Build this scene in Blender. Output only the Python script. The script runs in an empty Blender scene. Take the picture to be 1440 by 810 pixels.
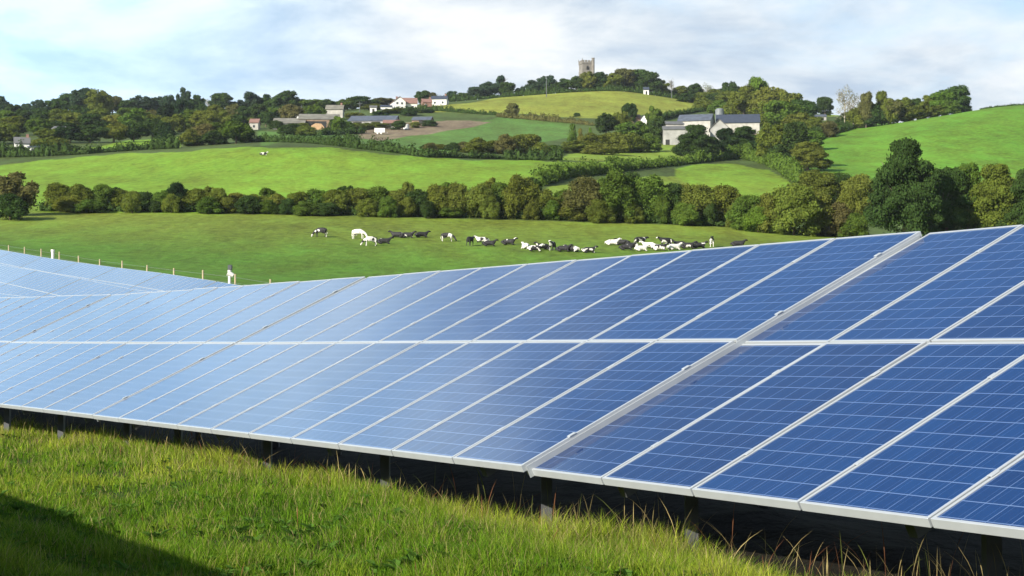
import bpy, bmesh, math, random
import numpy as np
from mathutils import Vector, Matrix
R = math.radians
rng = np.random.default_rng(7)
rnd = random.Random(11)
scene = bpy.context.scene
COL = scene.collection
F = 2466.0                 # focal length of the photograph in its own pixels
TH = R(1.948)              # camera looks slightly uphill
EYE = 1.27

# ---------------------------------------------------------------- helpers
def tag(o, label=None, cat=None, group=None, kind=None):
    if label: o['label'] = label
    if cat: o['category'] = cat
    if group: o['group'] = group
    if kind: o['kind'] = kind
    return o

def empty(name, loc=(0, 0, 0), rz=0.0, scale=(1, 1, 1)):
    o = bpy.data.objects.new(name, None)
    o.empty_display_size = 0.2
    COL.objects.link(o)
    o.location = loc; o.rotation_euler = (0, 0, rz); o.scale = scale
    return o

def link_mesh(name, me, parent=None):
    o = bpy.data.objects.new(name, me)
    COL.objects.link(o)
    if parent is not None: o.parent = parent
    return o

def mesh_np(name, verts, faces, mat=None, smooth=False):
    """verts (n,3), faces (m,k) arrays of one face size"""
    me = bpy.data.meshes.new(name)
    verts = np.asarray(verts, dtype=np.float32); faces = np.asarray(faces, dtype=np.int32)
    n, k = faces.shape
    me.vertices.add(len(verts)); me.vertices.foreach_set('co', verts.ravel())
    me.loops.add(n * k); me.loops.foreach_set('vertex_index', faces.ravel())
    me.polygons.add(n)
    me.polygons.foreach_set('loop_start', np.arange(0, n * k, k, dtype=np.int32))
    me.polygons.foreach_set('loop_total', np.full(n, k, dtype=np.int32))
    me.polygons.foreach_set('use_smooth', np.full(n, smooth))
    me.update(calc_edges=True)
    if mat: me.materials.append(mat)
    return me

class MB:
    """collects simple solids into one mesh"""
    def __init__(s): s.v = []; s.f = []
    def poly(s, vs, fs):
        b = len(s.v); s.v += [tuple(v) for v in vs]; s.f += [tuple(b + i for i in f) for f in fs]
    def box(s, x0, x1, y0, y1, z0, z1):
        s.poly([(x0,y0,z0),(x1,y0,z0),(x1,y1,z0),(x0,y1,z0),(x0,y0,z1),(x1,y0,z1),(x1,y1,z1),(x0,y1,z1)],
               [(0,3,2,1),(4,5,6,7),(0,1,5,4),(1,2,6,5),(2,3,7,6),(3,0,4,7)])
    def tube(s, pts, rads, n=7, cap=True):
        pts = [Vector(p) for p in pts]
        if not hasattr(rads, '__len__'): rads = [rads] * len(pts)
        b = len(s.v)
        for i, p in enumerate(pts):
            d = (pts[min(i + 1, len(pts) - 1)] - pts[max(i - 1, 0)]).normalized()
            a = d.orthogonal().normalized() if abs(d.z) < .99 else Vector((1, 0, 0))
            if i and abs(d.z) < .99 and False: pass
            c = d.cross(a).normalized()
            for k in range(n):
                t = 2 * math.pi * k / n
                s.v.append(tuple(p + (a * math.cos(t) + c * math.sin(t)) * rads[i]))
        for i in range(len(pts) - 1):
            for k in range(n):
                s.f.append((b + i*n + k, b + i*n + (k+1) % n, b + (i+1)*n + (k+1) % n, b + (i+1)*n + k))
        if cap:
            s.f.append(tuple(b + k for k in range(n))[::-1])
            s.f.append(tuple(b + (len(pts)-1)*n + k for k in range(n)))
    def mesh(s, name, mat, smooth=False, bevel=0):
        me = bpy.data.meshes.new(name)
        me.from_pydata(s.v, [], s.f); 
        bm = bmesh.new(); bm.from_mesh(me)
        bmesh.ops.recalc_face_normals(bm, faces=bm.faces)
        if bevel: bmesh.ops.bevel(bm, geom=bm.edges[:], offset=bevel, segments=1, affect='EDGES')
        bm.to_mesh(me); bm.free()
        if smooth:
            for p in me.polygons: p.use_smooth = True
        me.materials.append(mat)
        return me
    def build(s, name, mat, parent=None, smooth=False, bevel=0):
        return link_mesh(name, s.mesh(name, mat, smooth, bevel), parent)

def ordinal(i):
    w = ['first','second','third','fourth','fifth','sixth','seventh','eighth','ninth','tenth','eleventh','twelfth',
         'thirteenth','fourteenth','fifteenth','sixteenth','seventeenth','eighteenth','nineteenth','twentieth']
    if i < 20: return w[i]
    tens = {20:'twenty',30:'thirty',40:'forty',50:'fifty'}
    n = i + 1
    if n % 10 == 0: return {30:'thirtieth',40:'fortieth',50:'fiftieth'}[n]
    return tens[n // 10 * 10] + '-' + w[n % 10 - 1]

# ---------------------------------------------------------------- materials
def new_mat(name):
    m = bpy.data.materials.new(name); m.use_nodes = True
    nt = m.node_tree
    return m, nt, nt.nodes['Principled BSDF'], nt.nodes['Material Output']

def N(nt, typ, **kw):
    n = nt.nodes.new(typ)
    for k, v in kw.items(): setattr(n, k, v)
    return n

def ramp(nt, src, stops):
    r = N(nt, 'ShaderNodeValToRGB')
    e = r.color_ramp.elements
    while len(e) < len(stops): e.new(0.5)
    for el, (p, c) in zip(e, stops):
        el.position = p; el.color = (*c, 1) if len(c) == 3 else c
    nt.links.new(src, r.inputs[0])
    return r.outputs[0]

def simple(name, col, rough=.6, metal=0.0, noise=0.12, scale=3.0, bump=0.0, spec=.5):
    m, nt, p, out = new_mat(name)
    tc = N(nt, 'ShaderNodeTexCoord'); nz = N(nt, 'ShaderNodeTexNoise')
    nz.inputs['Scale'].default_value = scale; nz.inputs['Detail'].default_value = 6
    nt.links.new(tc.outputs['Object'], nz.inputs['Vector'])
    c = ramp(nt, nz.outputs['Fac'], [(.3, tuple(x * (1 - noise) for x in col)), (.7, tuple(min(1, x * (1 + noise)) for x in col))])
    nt.links.new(c, p.inputs['Base Color'])
    p.inputs['Roughness'].default_value = rough; p.inputs['Metallic'].default_value = metal
    p.inputs['Specular IOR Level'].default_value = spec
    if bump:
        b = N(nt, 'ShaderNodeBump'); b.inputs['Strength'].default_value = bump; b.inputs['Distance'].default_value = .05
        nt.links.new(nz.outputs['Fac'], b.inputs['Height']); nt.links.new(b.outputs['Normal'], p.inputs['Normal'])
    return m

def math_node(nt, op, a, b=None, c=None):
    n = N(nt, 'ShaderNodeMath', operation=op)
    for i, v in enumerate((a, b, c)):
        if v is None: continue
        if isinstance(v, (int, float)): n.inputs[i].default_value = v
        else: nt.links.new(v, n.inputs[i])
    return n.outputs[0]

def make_cell_mat():
    m, nt, p, out = new_mat('solar_cells')
    tc = N(nt, 'ShaderNodeTexCoord'); sx = N(nt, 'ShaderNodeSeparateXYZ')
    nt.links.new(tc.outputs['Object'], sx.inputs[0])
    X, Y = sx.outputs[0], sx.outputs[1]
    oi = N(nt, 'ShaderNodeObjectInfo')
    # cell rows: 6 across, 12 up
    def dist_line(v, origin, pitch):
        a = math_node(nt, 'DIVIDE', math_node(nt, 'SUBTRACT', v, origin), pitch)
        fr = math_node(nt, 'FRACT', a)
        d = math_node(nt, 'MINIMUM', fr, math_node(nt, 'SUBTRACT', 1.0, fr))
        return math_node(nt, 'MULTIPLY', d, pitch), math_node(nt, 'FLOOR', a)
    dx, ix = dist_line(X, .028, .156); dy, iy = dist_line(Y, .036, .157)
    lx = math_node(nt, 'LESS_THAN', dx, .0021); ly = math_node(nt, 'LESS_THAN', dy, .0034)
    lines = math_node(nt, 'MAXIMUM', lx, ly)
    # fine busbars (two a cell, along the slope)
    bx, _ = dist_line(X, .067, .078); bus = math_node(nt, 'LESS_THAN', bx, .0009)
    # per cell tone
    cb = N(nt, 'ShaderNodeCombineXYZ'); nt.links.new(ix, cb.inputs[0]); nt.links.new(iy, cb.inputs[1]); nt.links.new(oi.outputs['Random'], cb.inputs[2])
    wn = N(nt, 'ShaderNodeTexWhiteNoise'); wn.noise_dimensions = '3D'; nt.links.new(cb.outputs[0], wn.inputs['Vector'])
    vor = N(nt, 'ShaderNodeTexVoronoi'); vor.inputs['Scale'].default_value = 60
    nt.links.new(tc.outputs['Object'], vor.inputs['Vector'])
    mixn = math_node(nt, 'ADD', math_node(nt, 'MULTIPLY', wn.outputs['Value'], .55), math_node(nt, 'MULTIPLY', vor.outputs['Distance'], .6))
    mixn = math_node(nt, 'ADD', math_node(nt, 'MULTIPLY', mixn, .6), math_node(nt, 'MULTIPLY', oi.outputs['Random'], .45))
    cell = ramp(nt, mixn, [(.05, (.002, .016, .075)), (.95, (.004, .034, .130))])
    mb = N(nt, 'ShaderNodeMixRGB'); mb.inputs['Color2'].default_value = (.045, .085, .19, 1)
    nt.links.new(bus, mb.inputs['Fac']); nt.links.new(cell, mb.inputs['Color1'])
    ml = N(nt, 'ShaderNodeMixRGB'); ml.inputs['Color2'].default_value = (.11, .165, .30, 1)
    nt.links.new(lines, ml.inputs['Fac']); nt.links.new(mb.outputs[0], ml.inputs['Color1'])
    nt.links.new(ml.outputs[0], p.inputs['Base Color'])
    # slightly dusty, textured glass
    nz = N(nt, 'ShaderNodeTexNoise'); nz.inputs['Scale'].default_value = 2.2; nz.inputs['Detail'].default_value = 5
    nt.links.new(tc.outputs['Object'], nz.inputs['Vector'])
    rr = math_node(nt, 'ADD', math_node(nt, 'MULTIPLY', nz.outputs['Fac'], .08), .05)
    nt.links.new(rr, p.inputs['Roughness'])
    p.inputs['IOR'].default_value = 1.52
    p.inputs['Specular IOR Level'].default_value = .7
    # waviness of the glass from panel to panel
    b = N(nt, 'ShaderNodeBump'); b.inputs['Strength'].default_value = .06; b.inputs['Distance'].default_value = .02
    nt.links.new(nz.outputs['Fac'], b.inputs['Height']); nt.links.new(b.outputs['Normal'], p.inputs['Normal'])
    return m

def make_leaf_mat():
    m, nt, p, out = new_mat('foliage')
    nt.nodes.remove(p)
    oi = N(nt, 'ShaderNodeObjectInfo'); geo = N(nt, 'ShaderNodeNewGeometry')
    tc = N(nt, 'ShaderNodeTexCoord')
    nz = N(nt, 'ShaderNodeTexNoise'); nz.inputs['Scale'].default_value = .45; nz.inputs['Detail'].default_value = 3
    nt.links.new(geo.outputs['Position'], nz.inputs['Vector'])
    n2 = N(nt, 'ShaderNodeTexNoise'); n2.inputs['Scale'].default_value = 2.2; n2.inputs['Detail'].default_value = 2
    nt.links.new(geo.outputs['Position'], n2.inputs['Vector'])
    f = math_node(nt, 'ADD', math_node(nt, 'MULTIPLY', nz.outputs['Fac'], .9), math_node(nt, 'MULTIPLY', n2.outputs['Fac'], .5))
    v = N(nt, 'ShaderNodeMapRange'); v.inputs[1].default_value = .45; v.inputs[2].default_value = .95; v.inputs[3].default_value = .6; v.inputs[4].default_value = 1.5
    nt.links.new(f, v.inputs[0])
    hs = N(nt, 'ShaderNodeHueSaturation'); nt.links.new(oi.outputs['Color'], hs.inputs['Color']); nt.links.new(v.outputs[0], hs.inputs['Value'])
    hh = math_node(nt, 'ADD', math_node(nt, 'MULTIPLY', n2.outputs['Fac'], .06), .47)
    nt.links.new(hh, hs.inputs['Hue'])
    d = N(nt, 'ShaderNodeBsdfDiffuse'); t = N(nt, 'ShaderNodeBsdfTranslucent'); mx = N(nt, 'ShaderNodeMixShader')
    mx.inputs[0].default_value = .28
    nt.links.new(hs.outputs[0], d.inputs[0]); nt.links.new(hs.outputs[0], t.inputs[0])
    nt.links.new(d.outputs[0], mx.inputs[1]); nt.links.new(t.outputs[0], mx.inputs[2]); nt.links.new(mx.outputs[0], out.inputs[0])
    return m

def make_grass_mat():
    m, nt, p, out = new_mat('grass_blade')
    nt.nodes.remove(p)
    a = N(nt, 'ShaderNodeAttribute', attribute_name='tint')
    d = N(nt, 'ShaderNodeBsdfDiffuse'); t = N(nt, 'ShaderNodeBsdfTranslucent'); mx = N(nt, 'ShaderNodeMixShader')
    mx.inputs[0].default_value = .35
    nt.links.new(a.outputs['Color'], d.inputs[0]); nt.links.new(a.outputs['Color'], t.inputs[0])
    nt.links.new(d.outputs[0], mx.inputs[1]); nt.links.new(t.outputs[0], mx.inputs[2]); nt.links.new(mx.outputs[0], out.inputs[0])
    return m

def make_ground_mat():
    m, nt, p, out = new_mat('ground_turf')
    a = N(nt, 'ShaderNodeAttribute', attribute_name='cover')
    geo = N(nt, 'ShaderNodeNewGeometry')
    def noise(scale, detail=4, sy=1.0):
        mp = N(nt, 'ShaderNodeMapping'); mp.inputs['Scale'].default_value = (1, sy, 1); mp.inputs['Rotation'].default_value = (0, 0, .12)
        nt.links.new(geo.outputs['Position'], mp.inputs['Vector'])
        n = N(nt, 'ShaderNodeTexNoise'); n.inputs['Scale'].default_value = scale; n.inputs['Detail'].default_value = detail
        n.inputs['Roughness'].default_value = .65
        nt.links.new(mp.outputs[0], n.inputs['Vector']); return n.outputs['Fac']
    big = noise(.018, 4, .8); mid = noise(.13, 8, .30); fine = noise(.7, 8, .5)
    f = math_node(nt, 'ADD', math_node(nt, 'MULTIPLY', big, .5), math_node(nt, 'ADD', math_node(nt, 'MULTIPLY', mid, .75), math_node(nt, 'MULTIPLY', fine, .75)))
    v = N(nt, 'ShaderNodeMapRange'); v.inputs[1].default_value = .74; v.inputs[2].default_value = 1.26; v.inputs[3].default_value = .50; v.inputs[4].default_value = 1.50
    nt.links.new(f, v.inputs[0])
    hs = N(nt, 'ShaderNodeHueSaturation'); nt.links.new(a.outputs['Color'], hs.inputs['Color']); nt.links.new(v.outputs[0], hs.inputs['Value'])
    hh = math_node(nt, 'ADD', math_node(nt, 'MULTIPLY', mid, .09), .46)
    nt.links.new(hh, hs.inputs['Hue'])
    nt.links.new(hs.outputs[0], p.inputs['Base Color'])
    p.inputs['Roughness'].default_value = .9; p.inputs['Specular IOR Level'].default_value = .1
    b = N(nt, 'ShaderNodeBump'); b.inputs['Strength'].default_value = .7; b.inputs['Distance'].default_value = .35
    nt.links.new(math_node(nt, 'ADD', fine, mid), b.inputs['Height']); nt.links.new(b.outputs['Normal'], p.inputs['Normal'])
    return m

def make_cow_mat():
    m, nt, p, out = new_mat('cow_hide')
    tc = N(nt, 'ShaderNodeTexCoord'); oi = N(nt, 'ShaderNodeObjectInfo')
    ad = N(nt, 'ShaderNodeVectorMath', operation='ADD')
    sc = N(nt, 'ShaderNodeVectorMath', operation='SCALE'); sc.inputs[0].default_value = (37, 11, 53)
    nt.links.new(oi.outputs['Random'], sc.inputs['Scale'])
    nt.links.new(tc.outputs['Object'], ad.inputs[0]); nt.links.new(sc.outputs[0], ad.inputs[1])
    nz = N(nt, 'ShaderNodeTexNoise'); nz.inputs['Scale'].default_value = 1.35; nz.inputs['Detail'].default_value = 1.0
    nt.links.new(ad.outputs[0], nz.inputs['Vector'])
    # object colour red channel = how white this animal is
    sep = N(nt, 'ShaderNodeSeparateColor'); nt.links.new(oi.outputs['Color'], sep.inputs[0])
    v = math_node(nt, 'ADD', nz.outputs['Fac'], math_node(nt, 'SUBTRACT', sep.outputs[0], .5))
    c = ramp(nt, v, [(.49, (.012, .011, .012)), (.51, (.60, .57, .52))])
    nt.links.new(c, p.inputs['Base Color']); p.inputs['Roughness'].default_value = .75
    return m

M = {}
M['cells'] = make_cell_mat()
M['leaf'] = make_leaf_mat()
M['grass'] = make_grass_mat()
M['ground'] = make_ground_mat()
M['cow'] = make_cow_mat()
M['alu'] = simple('anodised_aluminium', (.43, .455, .475), .45, .35, .05, 6)
M['galv'] = simple('galvanised_steel', (.08, .084, .09), .6, .5, .15, 9)
M['back'] = simple('panel_backsheet', (.20, .21, .22), .6)
M['bark'] = simple('bark', (.11, .085, .06), .9, 0, .3, 2, .4)
M['palebark'] = simple('pale_bark', (.34, .30, .24), .9, 0, .2, 2)
M['wood'] = simple('fence_timber', (.36, .30, .19), .85, 0, .2, 5)
M['wire'] = simple('fence_wire', (.25, .26, .26), .5, .6)
M['white'] = simple('white_render', (.62, .61, .57), .8, 0, .05, .6)
M['cream'] = simple('cream_block', (.34, .325, .29), .85, 0, .25, .5)
M['palegrey'] = simple('weathered_cladding', (.26, .255, .24), .8, 0, .3, .35)
M['brownwall'] = simple('brown_boarding', (.22, .15, .10), .85, 0, .2, .6)
M['redtile'] = simple('red_clay_tile', (.20, .11, .085), .8, 0, .2, .8)
M['slate'] = simple('slate', (.032, .042, .065), .8, 0, .2, .8)
M['blueroof'] = simple('blue_grey_sheeting', (.075, .088, .115), .8, 0, .3, .5)
M['greyroof'] = simple('grey_fibre_cement', (.11, .11, .108), .75, 0, .2, .4)
M['mossroof'] = simple('mossy_sheeting', (.16, .15, .12), .85, 0, .35, .3)
M['dark'] = simple('dark_opening', (.02, .02, .02), .9)
M['glass'] = simple('window_glass', (.03, .035, .04), .1, 0, .05, 1, 0, .8)
M['stone'] = simple('church_stone', (.17, .155, .135), .9, 0, .2, .5, .3)
M['siloskin'] = simple('silo_sheeting', (.15, .165, .17), .6, .2, .25, .6)
M['clay'] = simple('stacked_straw', (.34, .22, .12), .9, 0, .2, 1.2)
M['tank'] = simple('white_plastic', (.55, .55, .53), .4)
M['plinthgrey'] = simple('dark_housing', (.06, .065, .07), .4)
M['dock'] = simple('dock_seed', (.13, .05, .03), .9, 0, .3, 30)

# ---------------------------------------------------------------- terrain
TY = np.array([110,170,220,270,330,400,460,530,600,680,760,850,950,1060,1250,2000,6500.])
TU = np.array([-400,-150,0,240,420,600,720,860,960,1080,1200,1320,1440,1840.])
TV = np.array([
 [402,405,405,433,445,455,460,465,470,473,475,476,477,477],
 [380,377,377,392,405,415,420,425,428,432,435,438,440,440],
 [352,356,356,371,385,394,398,401,402,404,405,406,408,408],
 [326,332,332,338,344,349,350,352,353,355,357,359,360,360],
 [298,300,300,301,304,308,311,315,318,324,332,334,336,336],
 [284,270,268,268,268,269,270,275,282,288,295,295,295,295],
 [282,254,250,245,240,243,246,252,262,264,266,268,268,262],
 [282,237,231,214,206,217,225,228,237,242,245,243,240,235],
 [280,222,214,205,198,209,213,218,222,224,228,212,200,195],
 [284,208,198,196,192,200,200,205,206,207,200,178,163,155],
 [294,201,188,186,183,186,187,188,190,192,184,164,148,142],
 [306,194,178,176,172,168,168,170,176,176,174,172,160,150],
 [323,187,168,166,160,152,146,146,155,162,167,178,172,160],
 [330,182,160,158,156,146,136,128,140,154,164,183,182,170],
 [330,191,163,161,159,152,146,140,151,162,174,195,194,185],
 [330,330,330,330,330,330,330,330,330,330,330,330,330,330],
 [440,440,440,440,440,440,440,440,440,440,440,440,440,440.]])

def pchip(x, y, xi):
    """monotone cubic along axis 0 of y"""
    h = np.diff(x); d = np.diff(y, axis=0) / h[:, None]
    m = np.zeros_like(y)
    same = (d[:-1] * d[1:]) > 0
    w1 = (2*h[1:] + h[:-1])[:, None]; w2 = (h[1:] + 2*h[:-1])[:, None]
    with np.errstate(divide='ignore', invalid='ignore'):
        hm = (w1 + w2) / (w1 / d[:-1] + w2 / d[1:])
    m[1:-1] = np.where(same, hm, 0); m[0] = d[0]; m[-1] = d[-1]
    k = np.clip(np.searchsorted(x, xi) - 1, 0, len(h) - 1)
    t = ((xi - x[k]) / h[k])[:, None]; H = h[k][:, None]
    return ((1+2*t)*(1-t)**2) * y[k] + t*(1-t)**2 * H * m[k] + t*t*(3-2*t) * y[k+1] + t*t*(t-1) * H * m[k+1]

LY = np.linspace(math.log(110), math.log(6500), 500)
GU = np.linspace(-400, 1840, 561)
_e = np.tan(TH + np.arctan((405 - TV) / F))                   # slope above the eye
_g = pchip(np.log(TY), _e, LY)
GRID = pchip(TU, _g.T.copy(), GU).T                           # (LY, GU)
# terrain noise at field scale
def smoothstep(x, a, b):
    t = np.clip((x - a) / (b - a), 0, 1); return t * t * (3 - 2 * t)
AZ = R(28.9)
SV = np.array([-20,26,32,41.6,55,65,75,87,95,105,119,135,153,175.])
SG = np.array([0,0,.07,.23,.50,.80,1.25,2.0,2.7,3.6,4.65,5.9,7.5,9.4])
def g_near(s):
    k = np.interp(s, SV, SG)
    k = np.where(s > 175, 9.4 + 25 * (1 - np.exp(-(s - 175) / 227)), k)
    return k
def ground(X, Y):
    X = np.asarray(X, float); Y = np.asarray(Y, float)
    s = -math.sin(AZ) * X + math.cos(AZ) * Y
    p = math.cos(AZ) * X + math.sin(AZ) * Y
    near = g_near(s) + .85 * smoothstep(p, 33.5, 37.5) * smoothstep(s, 60, 90)
    Yc = np.maximum(Y, 1.0)
    u = np.clip(720 + F * X / Yc, -399.9, 1839.9)
    ly = np.clip(np.log(np.maximum(Yc, 110)), LY[0], LY[-1] - 1e-6)
    a = (ly - LY[0]) / (LY[1] - LY[0]); i = np.clip(a.astype(int), 0, len(LY) - 2); fa = a - i
    b = (u - GU[0]) / (GU[1] - GU[0]); j = np.clip(b.astype(int), 0, len(GU) - 2); fb = b - j
    e = (GRID[i, j]*(1-fa)*(1-fb) + GRID[i+1, j]*fa*(1-fb) + GRID[i, j+1]*(1-fa)*fb + GRID[i+1, j+1]*fa*fb)
    far = EYE + e * np.minimum(np.maximum(Yc, 110), 6500)
    far = np.where(Yc < 110, far * Yc / 110, far)
    w = smoothstep(p, 37, 60) * smoothstep(Y, 20, 60)
    near = near + .055 * (np.sin(2.1*X + .8*Y) + np.sin(1.3*Y - 1.7*X + 1) * np.sin(3.1*X + 2.2*Y)) * smoothstep(-np.hypot(X, Y), -60, -30)
    return near * (1 - w) + far * w
def gz(X, Y): return float(ground(np.array([X]), np.array([Y]))[0])
def uv_of(X, Y, Z):
    h = Z - EYE; zc = Y * math.cos(TH) + h * math.sin(TH); yc = h * math.cos(TH) - Y * math.sin(TH)
    return 720 + F * X / zc, 405 - F * yc / zc
def slope_of(v): return math.tan(TH + math.atan((405 - v) / F))
def at(u, Y):
    """ground point at depth Y along photo column u"""
    X = (u - 720) / F * Y
    for _ in range(3):
        z = gz(X, Y); X = (u - 720) / F * (Y * math.cos(TH) + (z - EYE) * math.sin(TH))
    return X, Y, gz(X, Y)
def locate(u, v, lo=170, hi=1100):
    """first ground point met along the sight line (u, v)"""
    ys = np.exp(np.linspace(math.log(lo), math.log(hi), 400))
    X = (u - 720) / F * ys * 1.002
    z = ground(X, ys); zc = ys * math.cos(TH) + (z - EYE) * math.sin(TH)
    vv = 405 - F * ((z - EYE) * math.cos(TH) - ys * math.sin(TH)) / zc
    k = np.argmax(vv <= v) if (vv <= v).any() else int(np.argmin(vv))
    return at(u, float(ys[k]))

# land cover by field, given as outlines on the hillside
G_COW = (.12, .18, .025); G_COWD = (.080, .150, .016)
G_F2 = (.150, .235, .020); G_MID = (.085, .150, .030); G_CH = (.20, .215, .032); G_PAS = (.165, .225, .028)
G_SM = (.155, .235, .022); G_RT = (.100, .190, .018); G_RGH = (.065, .09, .024); G_BROWN = (.17, .13, .085)
POLYS = [
 (G_F2, [(-500,268),(-500,225),(0,233),(110,220),(250,213),(365,206),(480,209),(590,222),(720,226),(860,228),(945,229),(860,242),(760,252),(700,300),(-500,300)]),
 (G_F2, [(95,214),(120,208),(180,199),(252,191),(255,206),(170,212)]),
 (G_MID, [(362,182),(470,190),(520,196),(640,178),(700,166),(800,171),(815,190),(760,200),(690,205),(620,218),(560,215),(400,198),(365,205)]),
 (G_BROWN, [(500,182),(520,176),(600,172),(660,168),(690,172),(600,190),(530,197),(508,194)]),
 (G_CH, [(560,158),(600,150),(640,146),(700,138),(760,130),(860,122),(930,125),(980,134),(1005,146),(1000,152),(960,158),(900,162),(840,166),(760,163),(680,158)]),
 (G_PAS, [(785,225),(800,216),(850,212),(925,203),(960,200),(1000,206),(1060,214),(985,222),(945,228),(860,227)]),
 (G_SM, [(948,236),(985,231),(1030,231),(1080,238),(1112,256),(1112,282),(1040,290),(950,285)]),
 (G_PAS, [(770,262),(850,252),(950,246),(1000,290),(770,290)]),
 (G_RT, [(1135,240),(1135,192),(1180,182),(1260,162),(1365,142),(1440,138),(1900,130),(1900,262),(1300,262),(1200,260)]),
 (G_PAS, [(1130,158),(1210,150),(1215,160),(1130,168)]),
]
def in_poly(px, py, poly):
    inside = np.zeros(px.shape, bool); n = len(poly)
    for i in range(n):
        x0, y0 = poly[i]; x1, y1 = poly[(i+1) % n]
        c = ((y0 > py) != (y1 > py))
        with np.errstate(divide='ignore', invalid='ignore'):
            xc = (x1 - x0) * (py - y0) / (y1 - y0 + 1e-12) + x0
        inside ^= (c & (px < xc))
    return inside

def build_ground():
    uu = np.concatenate([np.arange(-420, 1860, 4.5)])
    az_f = np.arctan((uu - 720) / F)
    a0, a1 = az_f[0], az_f[-1]
    az_c = np.linspace(a1, a0 + 2 * math.pi, 110)[1:-1]
    az = np.concatenate([az_f, az_c])
    r = np.concatenate([np.exp(np.linspace(math.log(1.5), math.log(60), 60)), np.linspace(61, 250, 90),
                        np.linspace(253, 1150, 300), np.exp(np.linspace(math.log(1180), math.log(6500), 25))])
    # radius here is depth for the fine fan
    A, Rr = np.meshgrid(az, r)
    inv = np.where(np.abs(np.sin(A/2)) < .5, 1 / np.maximum(np.cos(A), .4), 1)
    fine = (A >= a0) & (A <= a1)
    k = np.where(fine, 1 / np.cos(A), 1 / math.cos(a1))
    X = np.sin(A) * Rr * k; Y = np.cos(A) * Rr * k
    Z = ground(X, Y)
    h = Z - EYE; zc = Y * math.cos(TH) + h * math.sin(TH)
    front = zc > 5
    zc2 = np.where(front, zc, 1)
    U = np.where(front, 720 + F * X / zc2, -9999); V = np.where(front, 405 - F * (h * math.cos(TH) - Y * math.sin(TH)) / zc2, 0)
    col = np.empty(U.shape + (3,)); col[:] = G_RGH
    near = Y < 332
    t = smoothstep(Y, 230, 325)[..., None]
    base = np.array(G_COWD) * (1 - t) + np.array((.145, .185, .024)) * t
    col = np.where(near[..., None], base, col)
    wob = 2.0 * np.sin(U * .045) + 1.2 * np.sin(U * .11 + 1)
    for c, poly in POLYS:
        ins = in_poly(U + 0 * wob, V + wob * .5, poly) & (Y > 332) & (Y < 1100)
        col[ins] = c
    p = math.cos(AZ) * X + math.sin(AZ) * Y
    s = -math.sin(AZ) * X + math.cos(AZ) * Y
    # bare earth under the tables, its colour blackened to paint in the shade
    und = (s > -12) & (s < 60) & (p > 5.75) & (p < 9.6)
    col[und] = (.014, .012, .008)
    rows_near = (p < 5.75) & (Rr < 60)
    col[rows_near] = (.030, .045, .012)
    nr, na = U.shape
    verts = np.stack([X, Y, Z], -1).reshape(-1, 3)
    idx = np.arange(nr * na).reshape(nr, na)
    a = idx[:-1, :]; b = np.roll(idx, -1, 1)[:-1, :]; c = np.roll(idx, -1, 1)[1:, :]; d = idx[1:, :]
    faces = np.stack([a, d, c, b], -1).reshape(-1, 4)
    verts = np.vstack([verts, [[0, 0, gz(0, 0)]]])
    # centre fan as quads is not possible: close with a ring of thin quads
    me = mesh_np('ground', verts, faces, M['ground'], True)
    bm = bmesh.new(); bm.from_mesh(me); bm.verts.ensure_lookup_table()
    cv = bm.verts[nr * na]
    for j in range(na):
        bm.faces.new((cv, bm.verts[j], bm.verts[(j+1) % na]))
    bmesh.ops.recalc_face_normals(bm, faces=bm.faces[:])
    bm.to_mesh(me); bm.free()
    # make sure it faces up
    if me.polygons[len(me.polygons)//2].normal.z < 0: me.flip_normals()
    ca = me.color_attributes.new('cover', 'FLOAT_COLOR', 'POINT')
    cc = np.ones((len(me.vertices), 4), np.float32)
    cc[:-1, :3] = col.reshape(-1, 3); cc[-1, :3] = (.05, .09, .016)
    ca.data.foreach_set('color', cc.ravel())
    o = link_mesh('ground', me)
    return tag(o, 'rolling green pasture hillside of grass fields under and beyond the solar rows', 'ground', kind='structure')
build_ground()

# ---------------------------------------------------------------- solar tables
MW, ML, GAP, TK = .992, 1.956, .02, .05
PITCH = MW + GAP
def frame_mesh():
    b = MB(); w = .020
    b.box(0, MW, 0, w, -TK, 0); b.box(0, MW, ML - w, ML, -TK, 0)
    b.box(0, w, w, ML - w, -TK, 0); b.box(MW - w, MW, w, ML - w, -TK, 0)
    return b.mesh('panel_frame', M['alu'], bevel=.0012)
def sheet_mesh():
    b = MB(); w = .0205
    b.poly([(w, w, -.004), (MW - w, w, -.004), (MW - w, ML - w, -.004), (w, ML - w, -.004)], [(0, 1, 2, 3)])
    b.poly([(w, w, -.012), (MW - w, w, -.012), (MW - w, ML - w, -.012), (w, ML - w, -.012)], [(3, 2, 1, 0)])
    me = b.mesh('cell_sheet', M['cells']); me.materials.append(M['back'])
    me.polygons[0].material_index = 0; me.polygons[1].material_index = 1
    me.polygons[0].use_smooth = False
    # the upper face must look up
    for p_ in me.polygons:
        if (p_.index == 0 and p_.normal.z < 0) or (p_.index == 1 and p_.normal.z > 0): p_.flip()
    return me
FRAME, SHEET = frame_mesh(), sheet_mesh()
def far_panel_mesh():
    me = FRAME.copy()
    bm = bmesh.new(); bm.from_mesh(me)
    n0 = len(bm.faces)
    bm2 = bmesh.new(); bm2.from_mesh(SHEET)
    tmp = bpy.data.meshes.new('t'); bm2.to_mesh(tmp); bm2.free()
    bm.from_mesh(tmp)
    bm.faces.ensure_lookup_table()
    for i in range(n0, len(bm.faces)): bm.faces[i].material_index = 1 if i == n0 else 2
    bm.to_mesh(me); bm.free()
    me.materials.append(M['cells']); me.materials.append(M['back'])
    return me
FARPANEL = far_panel_mesh()
def boxmesh(name, dims, mat, bevel=0):
    b = MB(); b.box(*dims); return b.mesh(name, mat, bevel=bevel)
NMOD = 10
TL = NMOD * PITCH - GAP
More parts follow.
